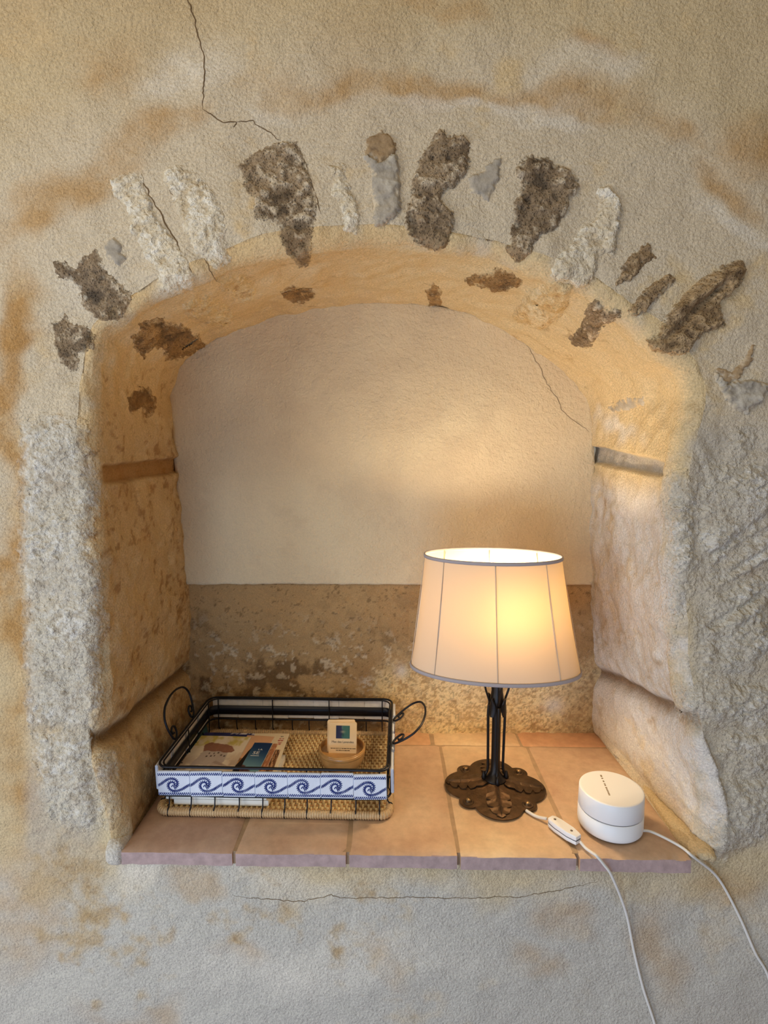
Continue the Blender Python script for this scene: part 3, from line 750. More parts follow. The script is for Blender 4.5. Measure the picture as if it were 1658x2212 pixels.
def tile_bm():
    bm = bmesh.new(); bmesh.ops.create_cube(bm, size=1)
    bmesh.ops.scale(bm, vec=(TW, TT, THh), verts=bm.verts)
    bmesh.ops.bevel(bm, geom=list(bm.edges), offset=.0011, segments=2, affect='EDGES')
    me = bpy.data.meshes.new('ceramic_tile'); bm.to_mesh(me); bm.free()
    me.polygons.foreach_set('use_smooth', np.ones(len(me.polygons), bool)); me.set_sharp_from_angle(angle=math.radians(50))
    return me
tile_me = tile_bm(); tile_me.materials.append(M_GLAZE); tile_me.materials.append(M_BISCUIT)
for p in tile_me.polygons:
    if p.normal.y > .5: p.material_index = 1
def scroll_mesh(jx, jy):
    w, h = TW/2-.0008, THh/2-.0012
    P2 = lambda pts: spline([((u*2-1)*w+jx, (v*2-1)*h+jy) for u, v in pts], 10)
    mb = MB(); quads = []
    quads += rope(P2([(0, .91), (.5, .92), (1, .91)])); quads += rope(P2([(0, .075), (.5, .07), (1, .08)]))
    up1 = P2([(0, .44), (.10, .50), (.22, .62), (.36, .725), (.50, .735), (.60, .66), (.635, .53), (.60, .40), (.54, .33)])
    quads += rope(up1, .0027)
    lo = P2([(1, .46), (.90, .39), (.78, .285), (.64, .21), (.50, .185), (.39, .24), (.325, .37), (.34, .51), (.42, .59), (.51, .575), (.55, .49), (.52, .42), (.46, .42)])
    quads += rope(lo, .0027)
    y0 = -TT/2-.00025
    for q in quads:
        q = [(float(np.clip(a[0], -w, w)), y0, float(np.clip(a[1], -h, h))) for a in q]
        n = len(q); q2 = [(a, -TT/2+.0001, c2) for a, _, c2 in q]
        mb.add(q+q2, [tuple(range(n))]+[(k2, (k2+1) % n, n+(k2+1) % n, n+k2) for k2 in range(n)])
    return mb.mesh('painted_scroll', False)
scrolls = [scroll_mesh(random.uniform(-.0015, .0015), random.uniform(-.001, .001)) for _ in range(3)]
for s in scrolls: s.materials.append(M_COBALT)
def place_tile(x, y, rz, k2, painted=True):
    o = link('ceramic_tile', tile_me, None, tray)
    o.location = (x, y, .0642+random.uniform(-.0008, .0008)); o.rotation_euler = (random.uniform(-.03, .03), random.uniform(-.02, .02), rz+random.uniform(-.015, .015))
    if painted: link('painted_scroll', scrolls[k2 % 3], None, o)
for i in range(7):
    x = -HX+.006+TW/2+(2*HX-.012-TW)*i/6
    place_tile(x, -HY-.0030, 0, i); place_tile(x, HY+.0030, PI, i)
for i in range(4):
    y = -HY+.012+TW/2+(2*HY-.024-TW)*i/3
    place_tile(HX+.0030, y, PI/2, i); place_tile(-HX-.0030, y, -PI/2, i)
# scrolled handles
def handle(sx, ang, ks):
    """s along the side (0 far .. 1 near), e outwards; the loop leans up and out"""
    pts = [(.045,.020,), (.036,.028), (.030,.022), (.036,.012), (.048,.0045), (.061,.003), (.052,.008)]
    # far curl -> far foot -> loop -> near foot -> near curl
    half = [(.030,.0105), (.0355,.0125), (.0365,.0185), (.031,.0225), (.0245,.018), (.0235,.009), (.0285,.0025), (.037,.0045)]
    curve = [(a, e) for a, e in [(.0315,.013), (.0360,.0145), (.0365,.0200), (.0310,.0235), (.0250,.0190), (.0255,.0090), (.0310,.0030), (.0370,.0060)]]
    loopc = [(.0410,.0160), (.0440,.0300), (.0430,.0450), (.0330,.0590), (.0150,.0660)]
    far = curve+loopc
    seq = [(v, e) for v, e in far]+[(0.0, .0675)]+[(-v, e) for v, e in far[::-1]]
    P3 = [(sx*(HX+.001+ks*e*math.cos(ang)), v*1.38, .088+ks*e*math.sin(ang)) for v, e in seq]
    # fold the curls slightly away from the loop so that they do not touch it
    MB().tube(spline(P3, 7), .0021, 8).build('handle', M_WIRE, tray)
handle(-1, math.radians(74), 1.17); handle(1, math.radians(36), 1.2)

# ------------------------------------------------------------------ printed matter in the tray
def sheet(name, w, h, t, fn, corner, rz, label, category, nx=40, ny=50, group=None, tilt=(0, 0), edge=(232, 226, 214)):
    """flat booklet: local x 0..w, y 0..h (h away from the viewer), print from fn(u,v) in sRGB 0-255"""
    u, v = np.meshgrid(np.linspace(0, 1, nx), np.linspace(0, 1, ny), indexing='ij')
    c = fn(u.ravel(), v.ravel())/255.0
    c = np.where(c <= .04045, c/12.92, ((c+.055)/1.055)**2.4)
    V1 = np.stack([u.ravel()*w, v.ravel()*h, np.full(u.size, t)+.0006*np.sin(u.ravel()*3)*np.sin(v.ravel()*2.2)], 1)
    F = [tuple(f) for f in grid_faces(nx, ny)]
    ring = [i*ny for i in range(nx)]+[(nx-1)*ny+j for j in range(1, ny)]+[i*ny+ny-1 for i in range(nx-2, -1, -1)]+[j for j in range(ny-2, 0, -1)]
    n0 = len(V1); m = len(ring)
    e1 = V1[ring]; e2 = V1[ring].copy(); e2[:, 2] = 0
    V2 = np.vstack([V1, e1, e2]); C2 = np.vstack([c, np.tile(srgb(*edge), (2*m, 1))])
    F += [(n0+k2, n0+m+k2, n0+m+(k2+1) % m, n0+(k2+1) % m) for k2 in range(m)]; F.append(tuple(range(n0+m, n0+2*m))[::-1])
    me = mesh_np(name, V2, F, C2, smooth=False)
    o = link(name, me, M_PRINT, None, label=label, category=category)
    if group: o['group'] = group
    o.location = corner; o.rotation_euler = (tilt[0], tilt[1], rz)
    return o
def _n(u, v, s, o=0.0, oct=4): return fbm(np.stack([u, v, np.full(u.shape, o)], 1), s, oct, .55)
def inpoly(u, v, poly): return seg_sd(u, v, poly) > 0
def paint(c, m, col):
    m = np.asarray(m, float)[:, None]; return c+(np.array(col, float)-c)*m
def watercolour(u, v):
    v = v-.13
    c = np.tile(np.array([236, 224, 204.]), (u.size, 1))
    c = paint(c, sstep(0, .5, _n(u, v, 3, 1))*.6, (206, 182, 156))
    c = paint(c, sstep(.0, .35, _n(u, v, 4, 2)+.25*(v > .6)-.1)*sstep(.42, .7, v)*.85, (196, 180, 84))
    c = paint(c, sstep(.1, .4, _n(u, v, 5, 3))*(v > .5)*.5, (232, 222, 206))
    c = paint(c, sstep(.0, .3, _n(u, v, 6, 4))*(1-sstep(.2, .45, v))*.45, (170, 148, 132))
    wob = _n(u, v, 9, 6, 3)*.03
    c = paint(c, inpoly(u+wob, v+wob, [(.20,.12),(.30,.14),(.52,.15),(.76,.14),(.74,.46),(.30,.48),(.24,.42)])*.8, (188, 174, 168))
    c = paint(c, inpoly(u+wob, v+wob, [(.20,.62),(.26,.68),(.66,.66),(.84,.50),(.80,.45),(.34,.47),(.26,.46)])*.88, (140, 92, 74))
    c = paint(c, sstep(.1, .4, _n(u, v, 14, 7))*inpoly(u, v, [(.20,.62),(.66,.66),(.84,.50),(.30,.46)])*.4, (176, 132, 112))
    for wx, wy in ((.40,.42),(.49,.42),(.56,.43),(.38,.34),(.46,.35),(.52,.36),(.64,.38),(.71,.36)):
        c = paint(c, ((np.abs(u-wx) < .014) & (np.abs(v-wy) < .018))*.9, (84, 70, 66))
    c = paint(c, inpoly(u, v, [(.56,.20),(1.0,.06),(1.0,.09),(.6,.25)])*.5, (150, 128, 116))
    return c
TZ = .0125
sheet('paper_sheaf', .170, .150, .0100, lambda u, v: np.tile([228, 224, 216.], (u.size, 1)), (-.384, .9270, TZ+.0008), -.02, 'thick sheaf of white leaflets at the very bottom of the tray pile', 'leaflet', 6, 6)
sheet('leaflet_stack', .180, .135, .0075, lambda u, v: paint(np.tile([214, 220, 226.], (u.size, 1)), (u < .5)*.6, (190, 206, 190)), (-.398, .9270, TZ+.0112), -.01, 'pale leaflets just under the watercolour booklet, wider than it', 'leaflet', 8, 8)
sheet('brochure', .110, .205, .0022, lambda u, v: paint(paint(np.tile([40, 44, 96.], (u.size, 1)), sstep(.15, .4, _n(u, v, 6))*.4, (62, 70, 130)), (v > .975)*(u > .55)*(_n(u, v, 30) > -.05), (226, 220, 224)),
      (-.406, .9380, TZ+.0190), -.035, 'navy blue brochure sticking out behind the watercolour booklet', 'brochure', 30, 60)
sheet('booklet', .1075, .150, .0040, watercolour, (-.4065, .9720, TZ+.0214), -.045, 'booklet with a watercolour of a red roofed farmhouse on its cover', 'booklet', 90, 110)
sheet('leaflet', .060, .150, .0016, lambda u, v: paint(paint(np.tile([222, 176, 138.], (u.size, 1)), (v < .42)*.8, (200, 150, 92)), (v < .42)*sstep(.0, .3, _n(u, v, 8))*.8, (120, 76, 44)),
      (-.318, .9800, TZ+.0210), -.10, 'pinkish tan leaflet squeezed in at the right of the watercolour booklet', 'leaflet', 24, 60)
def reeds(u, v):
    c = np.tile(np.array([236, 218, 186.]), (u.size, 1))
    ph = _n(u*2.4+v*.6, v*.5-u*.2, 22, 3)
    p = np.tile(np.array([120, 80, 52.]), (u.size, 1)); p = paint(p, sstep(.0, .35, ph), (196, 152, 112)); p = paint(p, sstep(.1, .4, -ph), (62, 36, 24))
    k2 = (v < .66) & (u < .92); c[k2] = p[k2]
    for yy, wd in ((.93, .04), (.885, .06), (.845, .07), (.80, .05), (.77, .04)):
        c = paint(c, ((np.abs(v-yy) < .011) & (np.abs(u-.84) < wd) & (_n(u, v, 60) > -.25))*.85, (176, 70, 64) if yy < .9 else (70, 60, 56))
    c = paint(c, (np.hypot((u-.12-(v-.88)*2.0)/.10, (v-.88-(u-.12)*.12)/.02) < 1)*.9, (64, 84, 52))
    return c
sheet('leaflet_reeds', .083, .190, .0020, reeds, (-.2985, .9500, TZ+.0190), -.005, 'cream leaflet with a reed photo and a small column of red lettering', 'leaflet', 60, 110)
sheet('leaflet_black', .040, .135, .0016, lambda u, v: np.tile([26, 20, 20.], (u.size, 1)), (-.303, .9600, TZ+.0212), -.09, 'narrow black leaflet partly under the blue night sky leaflet', 'leaflet', 6, 10)
def bluesky(u, v):
    c = lerp(np.array([120, 166, 182.]), np.array([16, 50, 96.]), sstep(.15, .95, v+.15*(u-.5))[:, None])
    rock = v < .38-.34*u+_n(u, v, 9)*.08
    c = np.where(rock[:, None], lerp(np.array([120, 78, 66.]), np.array([70, 54, 60.]), np.clip(.5+_n(u, v, 14, 4), 0, 1)[:, None]), c)
    c = paint(c, (np.abs(u-.02) < .02)*.8, (226, 222, 214))
    return c
blue = sheet('leaflet_blue', .038, .130, .0020, bluesky, (-.2865, .9650, TZ+.0230), -.055, 'small blue night sky leaflet with white lettering SE', 'leaflet', 24, 70)
sheet('leaflet_rust', .010, .130, .0016, lambda u, v: paint(np.tile([170, 112, 78.], (u.size, 1)), sstep(0, .3, _n(u, v, 30)), (210, 160, 120)), (-.2475, .9650, TZ+.0212), -.055, 'rust coloured folded edge showing right of the blue leaflet', 'leaflet', 6, 30)
sheet('leaflet_teal', .110, .040, .0012, lambda u, v: paint(np.tile([56, 96, 100.], (u.size, 1)), (v > .86)*.9, (196, 190, 172)), (-.4085, 1.0650, TZ+.004), math.radians(88), 'thin teal leaflet standing against the left side of the tray', 'leaflet', 10, 20, tilt=(math.radians(80), 0))
# lettering
def text(body, size, mat, parent, loc, rot, name='lettering', depth=.0002, align='CENTER'):
    cu = bpy.data.curves.new('lettering', 'FONT'); cu.body = body; cu.size = size; cu.align_x = align; cu.extrude = depth/2; cu.resolution_u = 3
    tmp = bpy.data.objects.new('tmp', cu); COL.objects.link(tmp)
    bpy.context.view_layer.update()
    me = bpy.data.meshes.new_from_object(tmp.evaluated_get(bpy.context.evaluated_depsgraph_get()))
    bpy.data.objects.remove(tmp); bpy.data.curves.remove(cu)
    me.name = name; me.materials.clear()
    o = link(name, me, mat, parent); o.location = loc; o.rotation_euler = rot
    return o
text('SE', .0145, M_WHITEINK, blue, (.0150, .086, .0026), (0, 0, 0))
text('LA', .0080, M_WHITEINK, blue, (.0200, .101, .0026), (0, 0, 0))
ml = MB(); ml.box((.0150, .0805, .0026), (.017, .0016, .0002)); ml.build('fine_print', M_WHITEINK, blue, False)

# ------------------------------------------------------------------ bowl with cards
m_bowl, nt, b = new_mat('honey_glaze')
t1 = tex(nt, 'ShaderNodeTexNoise', 22, 4); c = ramp(nt, t1.outputs['Fac'], [(.3, srgb(154, 112, 62)), (.55, srgb(182, 138, 82)), (.8, srgb(198, 158, 104))])
nt.links.new(c, b.inputs['Base Color']); b.inputs['Roughness'].default_value = .28; b.inputs['Coat Weight'].default_value = .4
BWX, BWY = -.0935, 1.0560
bowl = empty('bowl', (BWX, BWY, .0125), label='small honey brown glazed earthenware bowl holding cards', category='bowl')
MB().lathe([(0, 0), (.030, 0), (.033, .001), (.0400, .008), (.0445, .018), (.0462, .028), (.0462, .036), (.0458, .0395), (.0445, .0408), (.0428, .0395), (.0422, .034), (.0405, .020), (.034, .009), (.020, .0055), (0, .005)], 56).build('vessel', m_bowl, bowl)
MB().lathe([(.0462, .0300), (.0470, .0320), (.0472, .0365), (.0462, .0385), (.0450, .0380), (.0450, .0305)], 56).build('rim', m_bowl, bowl)
def card(i, label):
    w, h, t = .0555, .083, .0006
    rc = .0035; out = [(x, y) for x, y in rrect(w/2, h/2, rc, 4)]
    n = len(out)
    mb = MB(); mb.add([(x, -t/2, z+h/2) for x, z in out]+[(x, t/2, z+h/2) for x, z in out], [tuple(range(n)), tuple(range(2*n-1, n-1, -1))]+[(k2, (k2+1) % n, n+(k2+1) % n, n+k2) for k2 in range(n)])
    o = mb.build('business_card', M_CARD, None, False, label=label, category='card', group='cards in the bowl')
    return o
card_labels = ['front card in the bowl with teal square and farmhouse name', 'second card from the front in the bowl, right corner showing', 'third card from the front in the bowl, left edge showing', 'rearmost card of the stack leaning in the bowl']
for i, (dx, dz, rz, ry_) in enumerate(((.0008, 0, -.02, .012), (.0020, .0006, -.03, .0), (-.0018, .0028, .03, .005), (-.0008, .0022, .0, -.01))):
    o = card(i, card_labels[i]); o.location = (BWX+dx, BWY-.013+i*.0034, .0195+dz); o.rotation_euler = (math.radians(-9), ry_, rz)
    if i == 0:
        fc = o
u, v = np.meshgrid(np.linspace(0, 1, 24), np.linspace(0, 1, 24), indexing='ij'); u = u.ravel(); v = v.ravel()
cc = lerp(np.array([40, 48, 84.]), np.array([62, 108, 104.]), sstep(.38, .56, u+.06*np.sin(v*9))[:, None])
cc = paint(cc, np.exp(-((u-.5)/.16)**2-((v-.52)/.10)**2)*.75, (176, 176, 140)); cc = paint(cc, np.exp(-((u-.45)/.05)**2-((v-.8)/.2)**2)*.4, (130, 150, 150)); cc = paint(cc, np.exp(-((u-.52)/.05)**2-((v-.27)/.1)**2)*.7, (30, 66, 52))
sq = np.stack([(u-.5)*.0275+.0005, np.full(u.size, -.00045), .0525+v*.0255], 1)
me = mesh_np('printed_square', sq, grid_faces(24, 24), np.array([srgb(*x) for x in cc]))
link('printed_square', me, M_PRINT, fc)
text('Mas des Lavandes', .0062, M_INK, fc, (.0005, -.00045, .0440), (PI/2, 0, 0))
fp = MB()
for z, x0, x1 in ((.0330, -.0235, .0245), (.0292, -.0130, .0130)):
    x = x0
    while x < x1:
        l = random.choice((.0016, .0030, .0042, .0052)); fp.box((min(x+l/2, x1), -.0004, z+random.uniform(-.0001, .0001)), (l, .0002, .0010+random.uniform(0, .0004))); x += l+.0007
fp.build('fine_print', M_INK, fc, False)

# ------------------------------------------------------------------ table lamp
LX, LY = .2035, 1.000
lamp = empty('table_lamp', (LX, LY, 0), 0, label='lit table lamp with oval cream shade and dark bronze leaf base', category='lamp')
LA = [math.radians(a) for a in (-93, -4, 86, 172)]; SA = [math.radians(a) for a in (-48, 40, 131, 219)]
def r_out(t):
    r = 0
    for angs, c, R in ((LA, .0500, .0455), (SA, .0715, .0185)):
        for a in angs:
            d = math.cos(t-a)*c; q = R*R-(c*math.sin(t-a))**2
            if q > 0 and d+math.sqrt(q) > 0: r = max(r, d+math.sqrt(q))
    return r
def zb(rho): return .0045+.020*max(0, 1-rho/.085)**2.2
nb, nr = 220, 20; th = np.arange(nb)*2*PI/nb
Ro = np.array([r_out(t) for t in th])
Vb = []; 
for j in range(nr+1):
    f = j/nr
    for t, R in zip(th, Ro):
        r = R*f; ripple = .0022*math.cos(4*(t-LA[0]))*f*(1-f)*2; Vb.append((r*math.cos(t), r*math.sin(t), zb(r)+ripple+(-.0012*f**6)))
Fb = list(map(tuple, grid_faces(nr+1, nb, wrapv=True)))
o0 = len(Vb)
for f in (1.0, .98, .9, 0.0):
    for t, R in zip(th, Ro): Vb.append((R*f*math.cos(t), R*f*math.sin(t), {1.0: .0018, .98: .0002, .9: 0.0, 0.0: 0.0}[f]))
Fb += [tuple(int(x) for x in f) for f in grid_faces(4, nb, wrapv=True)+o0]
Fb += [(nr*nb+k2, nr*nb+(k2+1) % nb, o0+(k2+1) % nb, o0+k2) for k2 in range(nb)]
MB().add(Vb, Fb).build('foot', M_BRONZE, lamp, True, 50)
for a in LA:                                               # oak leaves lying on the foot
    ns_, nw = 60, 13; top = []; ca, sa = math.cos(a), math.sin(a)
    for i in range(ns_):
        s = i/(ns_-1); rad_ = .013+.074*s
        w = .0245*math.sin(PI*min(1, .12+.80*s))**.75*(1-.18*s)
        saw = (s*4.3) % 1.0
        w *= 1-.55*max(0, saw-.60)/.40*(.3 if s < .25 else 1)
        if s > .93: w *= (1-s)/.07*.8+.05
        for j in range(nw):
            q = -1+2*j/(nw-1); y = w*q; x = rad_+abs(q)*.006*(1 if s > .2 else 0)
            rr = math.hypot(x, y)
            z = zb(rr)+.0034+.0030*math.exp(-(q/.10)**2)+.0032*(1-abs(q))*.5+.0006*math.cos(s*4.3*2*PI)*abs(q)-.0022*s*s
            top.append((x*ca-y*sa, x*sa+y*ca, z))
    mb = MB(); F = [tuple(f) for f in grid_faces(ns_, nw)]
    n0 = len(top); bot = [(x, y, z-.0016) for x, y, z in top]
    ring = [i*nw for i in range(ns_)]+[(ns_-1)*nw+j for j in range(1, nw)]+[i*nw+nw-1 for i in range(ns_-2, -1, -1)]+[j for j in range(nw-2, 0, -1)]
    mb.add(top+bot, F+[tuple(n0+i for i in f[::-1]) for f in F]+[(ring[k2], ring[(k2+1) % len(ring)], n0+ring[(k2+1) % len(ring)], n0+ring[k2]) for k2 in range(len(ring))])
    mb.build('oak_leaf', M_BRONZE, lamp, True, 60)
M_BRASS = plain('worn_brass', srgb(150, 124, 88), .35, .85)
for a in SA:
    c = (.0735*math.cos(a), .0735*math.sin(a), zb(.0735)-.0018)
    MB().lathe([(.0105, 0), (.0105, .0012), (.0092, .0024), (.0078, .0016), (.0066, .0012), (.0058, .0012), (.0056, .0030), (.0045, .0050), (.0022, .0062), (0, .0064)], 22, c).build('stud', M_BRONZE, lamp)
    MB().lathe([(.0052, .0036), (.0042, .0056), (.0020, .0068), (0, .0070)], 16, c).build('stud_head', M_BRASS, lamp)
MB().lathe([(.021, .019), (.0205, .0225), (.0150, .0265), (.0115, .032), (.0088, .037), (.0084, .060), (.0082, .150), (.0092, .163), (.0125, .170), (.0132, .178), (.0120, .186), (.0105, .196), (.0115, .214), (.0100, .222), (0, .222)], 28).build('stem', M_BLACK, lamp)
for k2 in range(4):
    a = math.radians(2+90*k2); c, s = math.cos(a), math.sin(a)
    pr = [(.0225, .0205), (.0185, .030), (.0150, .040), (.0146, .060), (.0152, .100), (.0160, .150), (.0150, .168)]
    MB().tube(spline([(r*c, r*s, z) for r, z in pr], 8), .0026, 8).build('rod', M_BLACK, lamp)
    # claw at the foot of each rod
    MB().lathe([(0, -.006), (.0042, -.003), (.0052, .001), (.0036, .007), (.0020, .012), (0, .013)], 12, (.0215*c, .0215*s, .0235)).build('claw', M_BLACK, lamp)
    # pointed leaf of the collar
    leaf = MB(); nn = 9; L1 = []
    for i in range(nn):
        t = i/(nn-1); w = .0105*math.sin(PI*(.18+.82*(1-t)))**.8+.0004; r = .0162+.0040*(1-t)**2+.0035*t*t; z = .186-.036*t
        for q in (-1, -.5, 0, .5, 1):
            rr = r-.0022*q*q; tt = a+math.radians(45)+q*w/r*.75
            L1.append((rr*math.cos(tt), rr*math.sin(tt), z))
    L2 = [(x*.93, y*.93, z) for x, y, z in L1]; fg = [tuple(f) for f in grid_faces(nn, 5)]; n0 = len(L1)
    rg = [i*5 for i in range(nn)]+[(nn-1)*5+j for j in range(1, 5)]+[i*5+4 for i in range(nn-2, -1, -1)]+[3, 2, 1]
    leaf.add(L1+L2, fg+[tuple(n0+i for i in f[::-1]) for f in fg]+[(rg[k3], rg[(k3+1) % len(rg)], n0+rg[(k3+1) % len(rg)], n0+rg[k3]) for k3 in range(len(rg))])
    leaf.build('collar_leaf', M_BLACK, lamp, True, 60)
    # open strap above the collar
    st = spline([(r*c, r*s, z) for r, z in ((.0135, .172), (.0165, .182), (.0215, .198), (.0228, .208), (.0195, .214), (.0105, .216))], 6)
    MB().tube(st, .0021, 6).build('strap', M_BLACK, lamp)
MB().lathe([(0, .220), (.0125, .220), (.0125, .226), (.0165, .228), (.0165, .296), (.0140, .301), (0, .301)], 28).build('socket', plain('ivory_socket', srgb(220, 212, 196), .4), lamp)
# bulb
m_bulb = bpy.data.materials.new('lit_bulb'); m_bulb.use_nodes = True; nt = m_bulb.node_tree; nt.nodes.clear()
e = nt.nodes.new('ShaderNodeEmission'); e.inputs[0].default_value = (1.0, .76, .46, 1); out = nt.nodes.new('ShaderNodeOutputMaterial'); nt.links.new(e.outputs[0], out.inputs[0])
e.inputs[1].default_value = BULB_POWER
MB().lathe([(.0130, .300), (.0135, .312), (.0180, .326), (.0250, .344), (.0290, .362), (.0275, .378), (.0205, .391), (.0100, .3975), (0, .399)], 28).build('bulb', m_bulb, lamp).location = (.014, 0, .010)
# shade
SZ0, SZ1 = .242, .452
SROT = -.11
def shade_pt(t, f, off=0.0, sag=0.0):
    """t angle, f 0 bottom .. 1 top"""
    a = lerp(.155, .1225, f); b_ = lerp(.082, .0735, f)
    k2 = 8; seg = (t/(2*PI)*k2+.5) % 1.0; s = 1-sag*math.sin(PI*seg)**2*math.sin(PI*min(max(f, 0), 1))
    x, y = (a*s+off)*math.cos(t), (b_*s+off)*math.sin(t)
    cx_, cy_ = lerp(.197-LX, .189-LX, f), 0.0
    return (cx_+x*math.cos(SROT)-y*math.sin(SROT), cy_+x*math.sin(SROT)+y*math.cos(SROT), lerp(SZ0, SZ1, f))
m_sh = bpy.data.materials.new('shade_fabric'); m_sh.use_nodes = True; nt = m_sh.node_tree; nt.nodes.clear()
out = nt.nodes.new('ShaderNodeOutputMaterial'); df = nt.nodes.new('ShaderNodeBsdfDiffuse'); tr = nt.nodes.new('ShaderNodeBsdfTranslucent'); mx = nt.nodes.new('ShaderNodeMixShader')
df.inputs[0].default_value = (*srgb(234, 214, 188), 1); tr.inputs[0].default_value = (.225, .140, .050, 1); mx.inputs[0].default_value = .30
nz1 = tex(nt, 'ShaderNodeTexNoise', 900, 2); bp = nt.nodes.new('ShaderNodeBump'); bp.inputs['Strength'].default_value = .25; bp.inputs['Distance'].default_value = .0004
nt.links.new(nz1.outputs['Fac'], bp.inputs['Height']); nt.links.new(bp.outputs[0], df.inputs['Normal'])
nt.links.new(df.outputs[0], mx.inputs[1]); nt.links.new(tr.outputs[0], mx.inputs[2]); nt.links.new(mx.outputs[0], out.inputs[0])
nS, nF = 160, 24
Vs = [shade_pt(2*PI*i/nS, j/(nF-1), 0, .018) for i in range(nS) for j in range(nF)]
shade = link('shade', mesh_np('shade', Vs, grid_faces(nS, nF, wrapu=True)), m_sh, lamp)
M_TRIM = plain('grey_braid', srgb(168, 158, 158), .8, 0, 600, .0006)
def ring_band(f, h, name):
    Q = []
    for i in range(nS):
        t = 2*PI*i/nS
        x, y, z = shade_pt(t, f, .0012)
        Q.append((x, y, z))
    mb = MB(); Q = np.array(Q); prof = [(-.0012, -h/2), (.0010, -h/2), (.0016, 0), (.0010, h/2), (-.0012, h/2)]
    ctr = Q.mean(0); d = Q-ctr; d[:, 2] = 0; d /= np.linalg.norm(d, axis=1)[:, None]
    Vv = [Q[i]+d[i]*r+np.array([0, 0, z]) for i in range(nS) for r, z in prof]
    mb.add(Vv, grid_faces(nS, 5, wrapu=True, wrapv=True)); mb.build(name, M_TRIM, shade)
ring_band(0.0, .0065, 'bottom_trim'); ring_band(1.0, .0060, 'top_trim')
for k2 in range(8):
    t = 2*PI*k2/8+PI/8*0+math.radians(0)
    MB().tube([shade_pt(t, f, -.0022) for f in np.linspace(.01, .99, 6)], .0007, 6).build('rib', M_CABLE, shade)
    MB().tube([shade_pt(t, f, .0004) for f in np.linspace(.01, .99, 8)], .0007, 5).build('seam', m_sh, shade)
for t in (0.3, PI+.3):
    x, y, z = shade_pt(t, .06, -.002); MB().tube([(x, y, z), (x*.15, y*.15, .2645)], .0012, 6).build('carrier_arm', M_BRASS, shade)
MB().tube([(.0165*math.cos(a), .0165*math.sin(a), .2645) for a in np.linspace(0, 2*PI, 24, endpoint=False)], .0014, 6, closed=True).build('carrier_ring', M_BRASS, shade)
# cord with its switch
sw0, sw1 = np.array([.2790, .8960, .0085]), np.array([.3115, .8480, .0085])
def on_wall(px, py, gap=.0045):
    h = hit_px(px, py); return h[0]+np.array([0, -gap, 0])
down = [ony(1322, 1895, .8165), on_wall(1346, 1960, .009), on_wall(1366, 2050), on_wall(1386, 2130), on_wall(1412, 2212)]
pts = [(.2462, .9300, .0032), (.2560, .9180, .0031), (.2640, .9110, .0038), sw0+[-.004, .006, -.001]]
off = np.array([LX, LY, 0])
cord = MB().tube(spline(np.array(pts)-off, 8), .0027, 8).build('power_cord', M_CABLE, lamp)
pts2 = [sw1+[.002, -.003, -.001], (.3190, .8355, .0040), (.3255, .8240, .0046), ony(1288, 1849, .8162), ony(1304, 1868, .8145), down[0], down[1], down[2], down[3], down[4], (.452, .834, -.36), (.50, .832, -.55), (.55, .825, -.75), (.60, .79, -.845)]
MB().tube(spline(np.array(pts2)-off, 8), .0023, 8).build('power_cord', M_CABLE, lamp)
swm = empty('inline_switch', (0, 0, 0)); swm.parent = cord
mid_ = (sw0+sw1)/2; Ls = np.linalg.norm(sw1-sw0); ang = math.atan2((sw1-sw0)[1], (sw1-sw0)[0])
def sw_body(z0, z1, k2):
    P2 = [(-.5, .28), (-.44, .40), (-.22, .5), (.22, .5), (.44, .36), (.5, .30)]
    o2 = [(x*Ls, y*.0200) for x, y in P2]+[(x*Ls, -y*.0200) for x, y in P2[::-1]]
    mb = MB(); n = len(o2); c, s = math.cos(ang), math.sin(ang)
    R = lambda x, y, z, f: (mid_[0]-LX+(x*c-y*s)*f, mid_[1]-LY+(x*s+y*c)*f, z)
    lv = [(z0, .95), (z0+.001, 1), (z1-.001, 1), (z1, .94)]
    for z, f in lv: mb.add([R(x, y, z, f) for x, y in o2], [])
    F = [tuple(f) for f in grid_faces(4, n, wrapv=True)]; mb.f = F+[tuple(range(n)), tuple(range(3*n, 4*n))[::-1]]
    return mb
bpy.data.objects.remove(swm)
sw = sw_body(.0012, .0080, 0).build('switch_base', M_PLASTIC, cord, True, 40)
sw_body(.0086, .0165, 1).build('switch_cover', M_PLASTIC, cord, True, 40)
sw_body(.0070, .0092, 2).build('switch_joint', M_GAP, cord, True, 40).scale = (1, 1, 1)
for f in (-.33, .26):
    c = (mid_[0]-LX+math.cos(ang)*f*Ls, mid_[1]-LY+math.sin(ang)*f*Ls, .0163)
    MB().lathe([(.0022, 0), (.0022, .0006), (0, .0006)], 14, c).build('screw', plain('steel_screw', srgb(120, 108, 96), .4, .8) if f < 0 else bpy.data.materials['steel_screw'], cord)
c = (mid_[0]-LX, mid_[1]-LY, .0163)

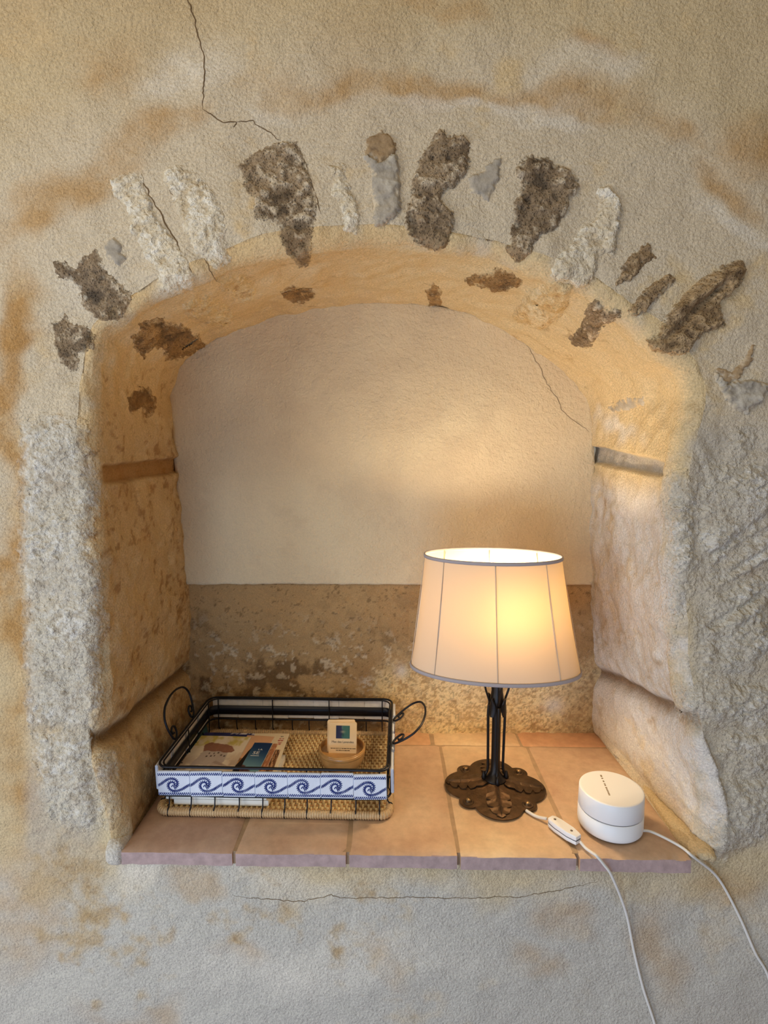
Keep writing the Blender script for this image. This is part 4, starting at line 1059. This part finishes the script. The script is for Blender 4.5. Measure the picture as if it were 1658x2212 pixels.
# ------------------------------------------------------------------ round white wireless router
RX, RY = .3815, .8960
rt_ = empty('router', (RX, RY, 0), 0, label='round white wireless router at the right end of the tiled ledge', category='router')
MB().lathe([(0, 0), (.0440, 0), (.0460, .0012), (.0470, .0030), (0, .0030)], 64).build('rubber_foot', M_GAP, rt_)
MB().lathe([(0, .0028), (.0470, .0028), (.0505, .0040), (.0525, .0065), (.0531, .0100), (.0530, .0338), (.0524, .0345), (0, .0345)], 72).build('lower_shell', M_PLASTIC, rt_)
MB().lathe([(0, .0340), (.0514, .0340), (.0514, .0366), (0, .0366)], 64).build('light_ring', M_GAP, rt_)
MB().lathe([(0, .0360), (.0522, .0360), (.0528, .0366), (.0523, .0672), (.0518, .0685), (.0506, .0692), (.0480, .0694), (0, .0694)], 72).build('upper_shell', M_PLASTIC, rt_)
# line of small lettering on the lid
A, B = onz(1297, 1674, .0695), onz(1316, 1718, .0695); d = (B-A)/np.linalg.norm(B-A); Lx = np.linalg.norm(B-A)
mk = MB(); rz = math.atan2(d[1], d[0])
for s0, s1, w, tl in ((.0, .10, .0030, 0), (.15, .20, .0032, .5), (.29, .36, .0026, 0), (.43, .47, .0028, 0), (.49, .55, .0026, 0), (.61, .66, .0030, 0), (.68, .73, .0026, 0), (.75, .80, .0028, 0), (.82, .87, .0026, 0), (.89, .94, .0028, 0), (.955, 1.0, .0026, 0)):
    p = A+d*Lx*(s0+s1)/2-np.array([RX, RY, 0])
    mk.box((p[0], p[1], .0695), (Lx*(s1-s0), w, .0002), rz+tl)
mk.build('lettering', plain('taupe_print', srgb(128, 110, 84), .6), rt_, False)
rp = [(RX+.046, RY-.024, .0085), (.4420, .8740, .0050), (.4600, .8600, .0035), (.4760, .8400, .0030), (.4870, .8260, -.0020), on_wall(1545, 1890), on_wall(1590, 1970), on_wall(1625, 2050), on_wall(1660, 2125), (.66, .834, -.40), (.70, .83, -.62), (.74, .80, -.845)]
MB().tube(spline(np.array([np.array(p) for p in rp])-np.array([RX, RY, 0]), 8), .0023, 8).build('power_cord', M_CABLE, rt_)
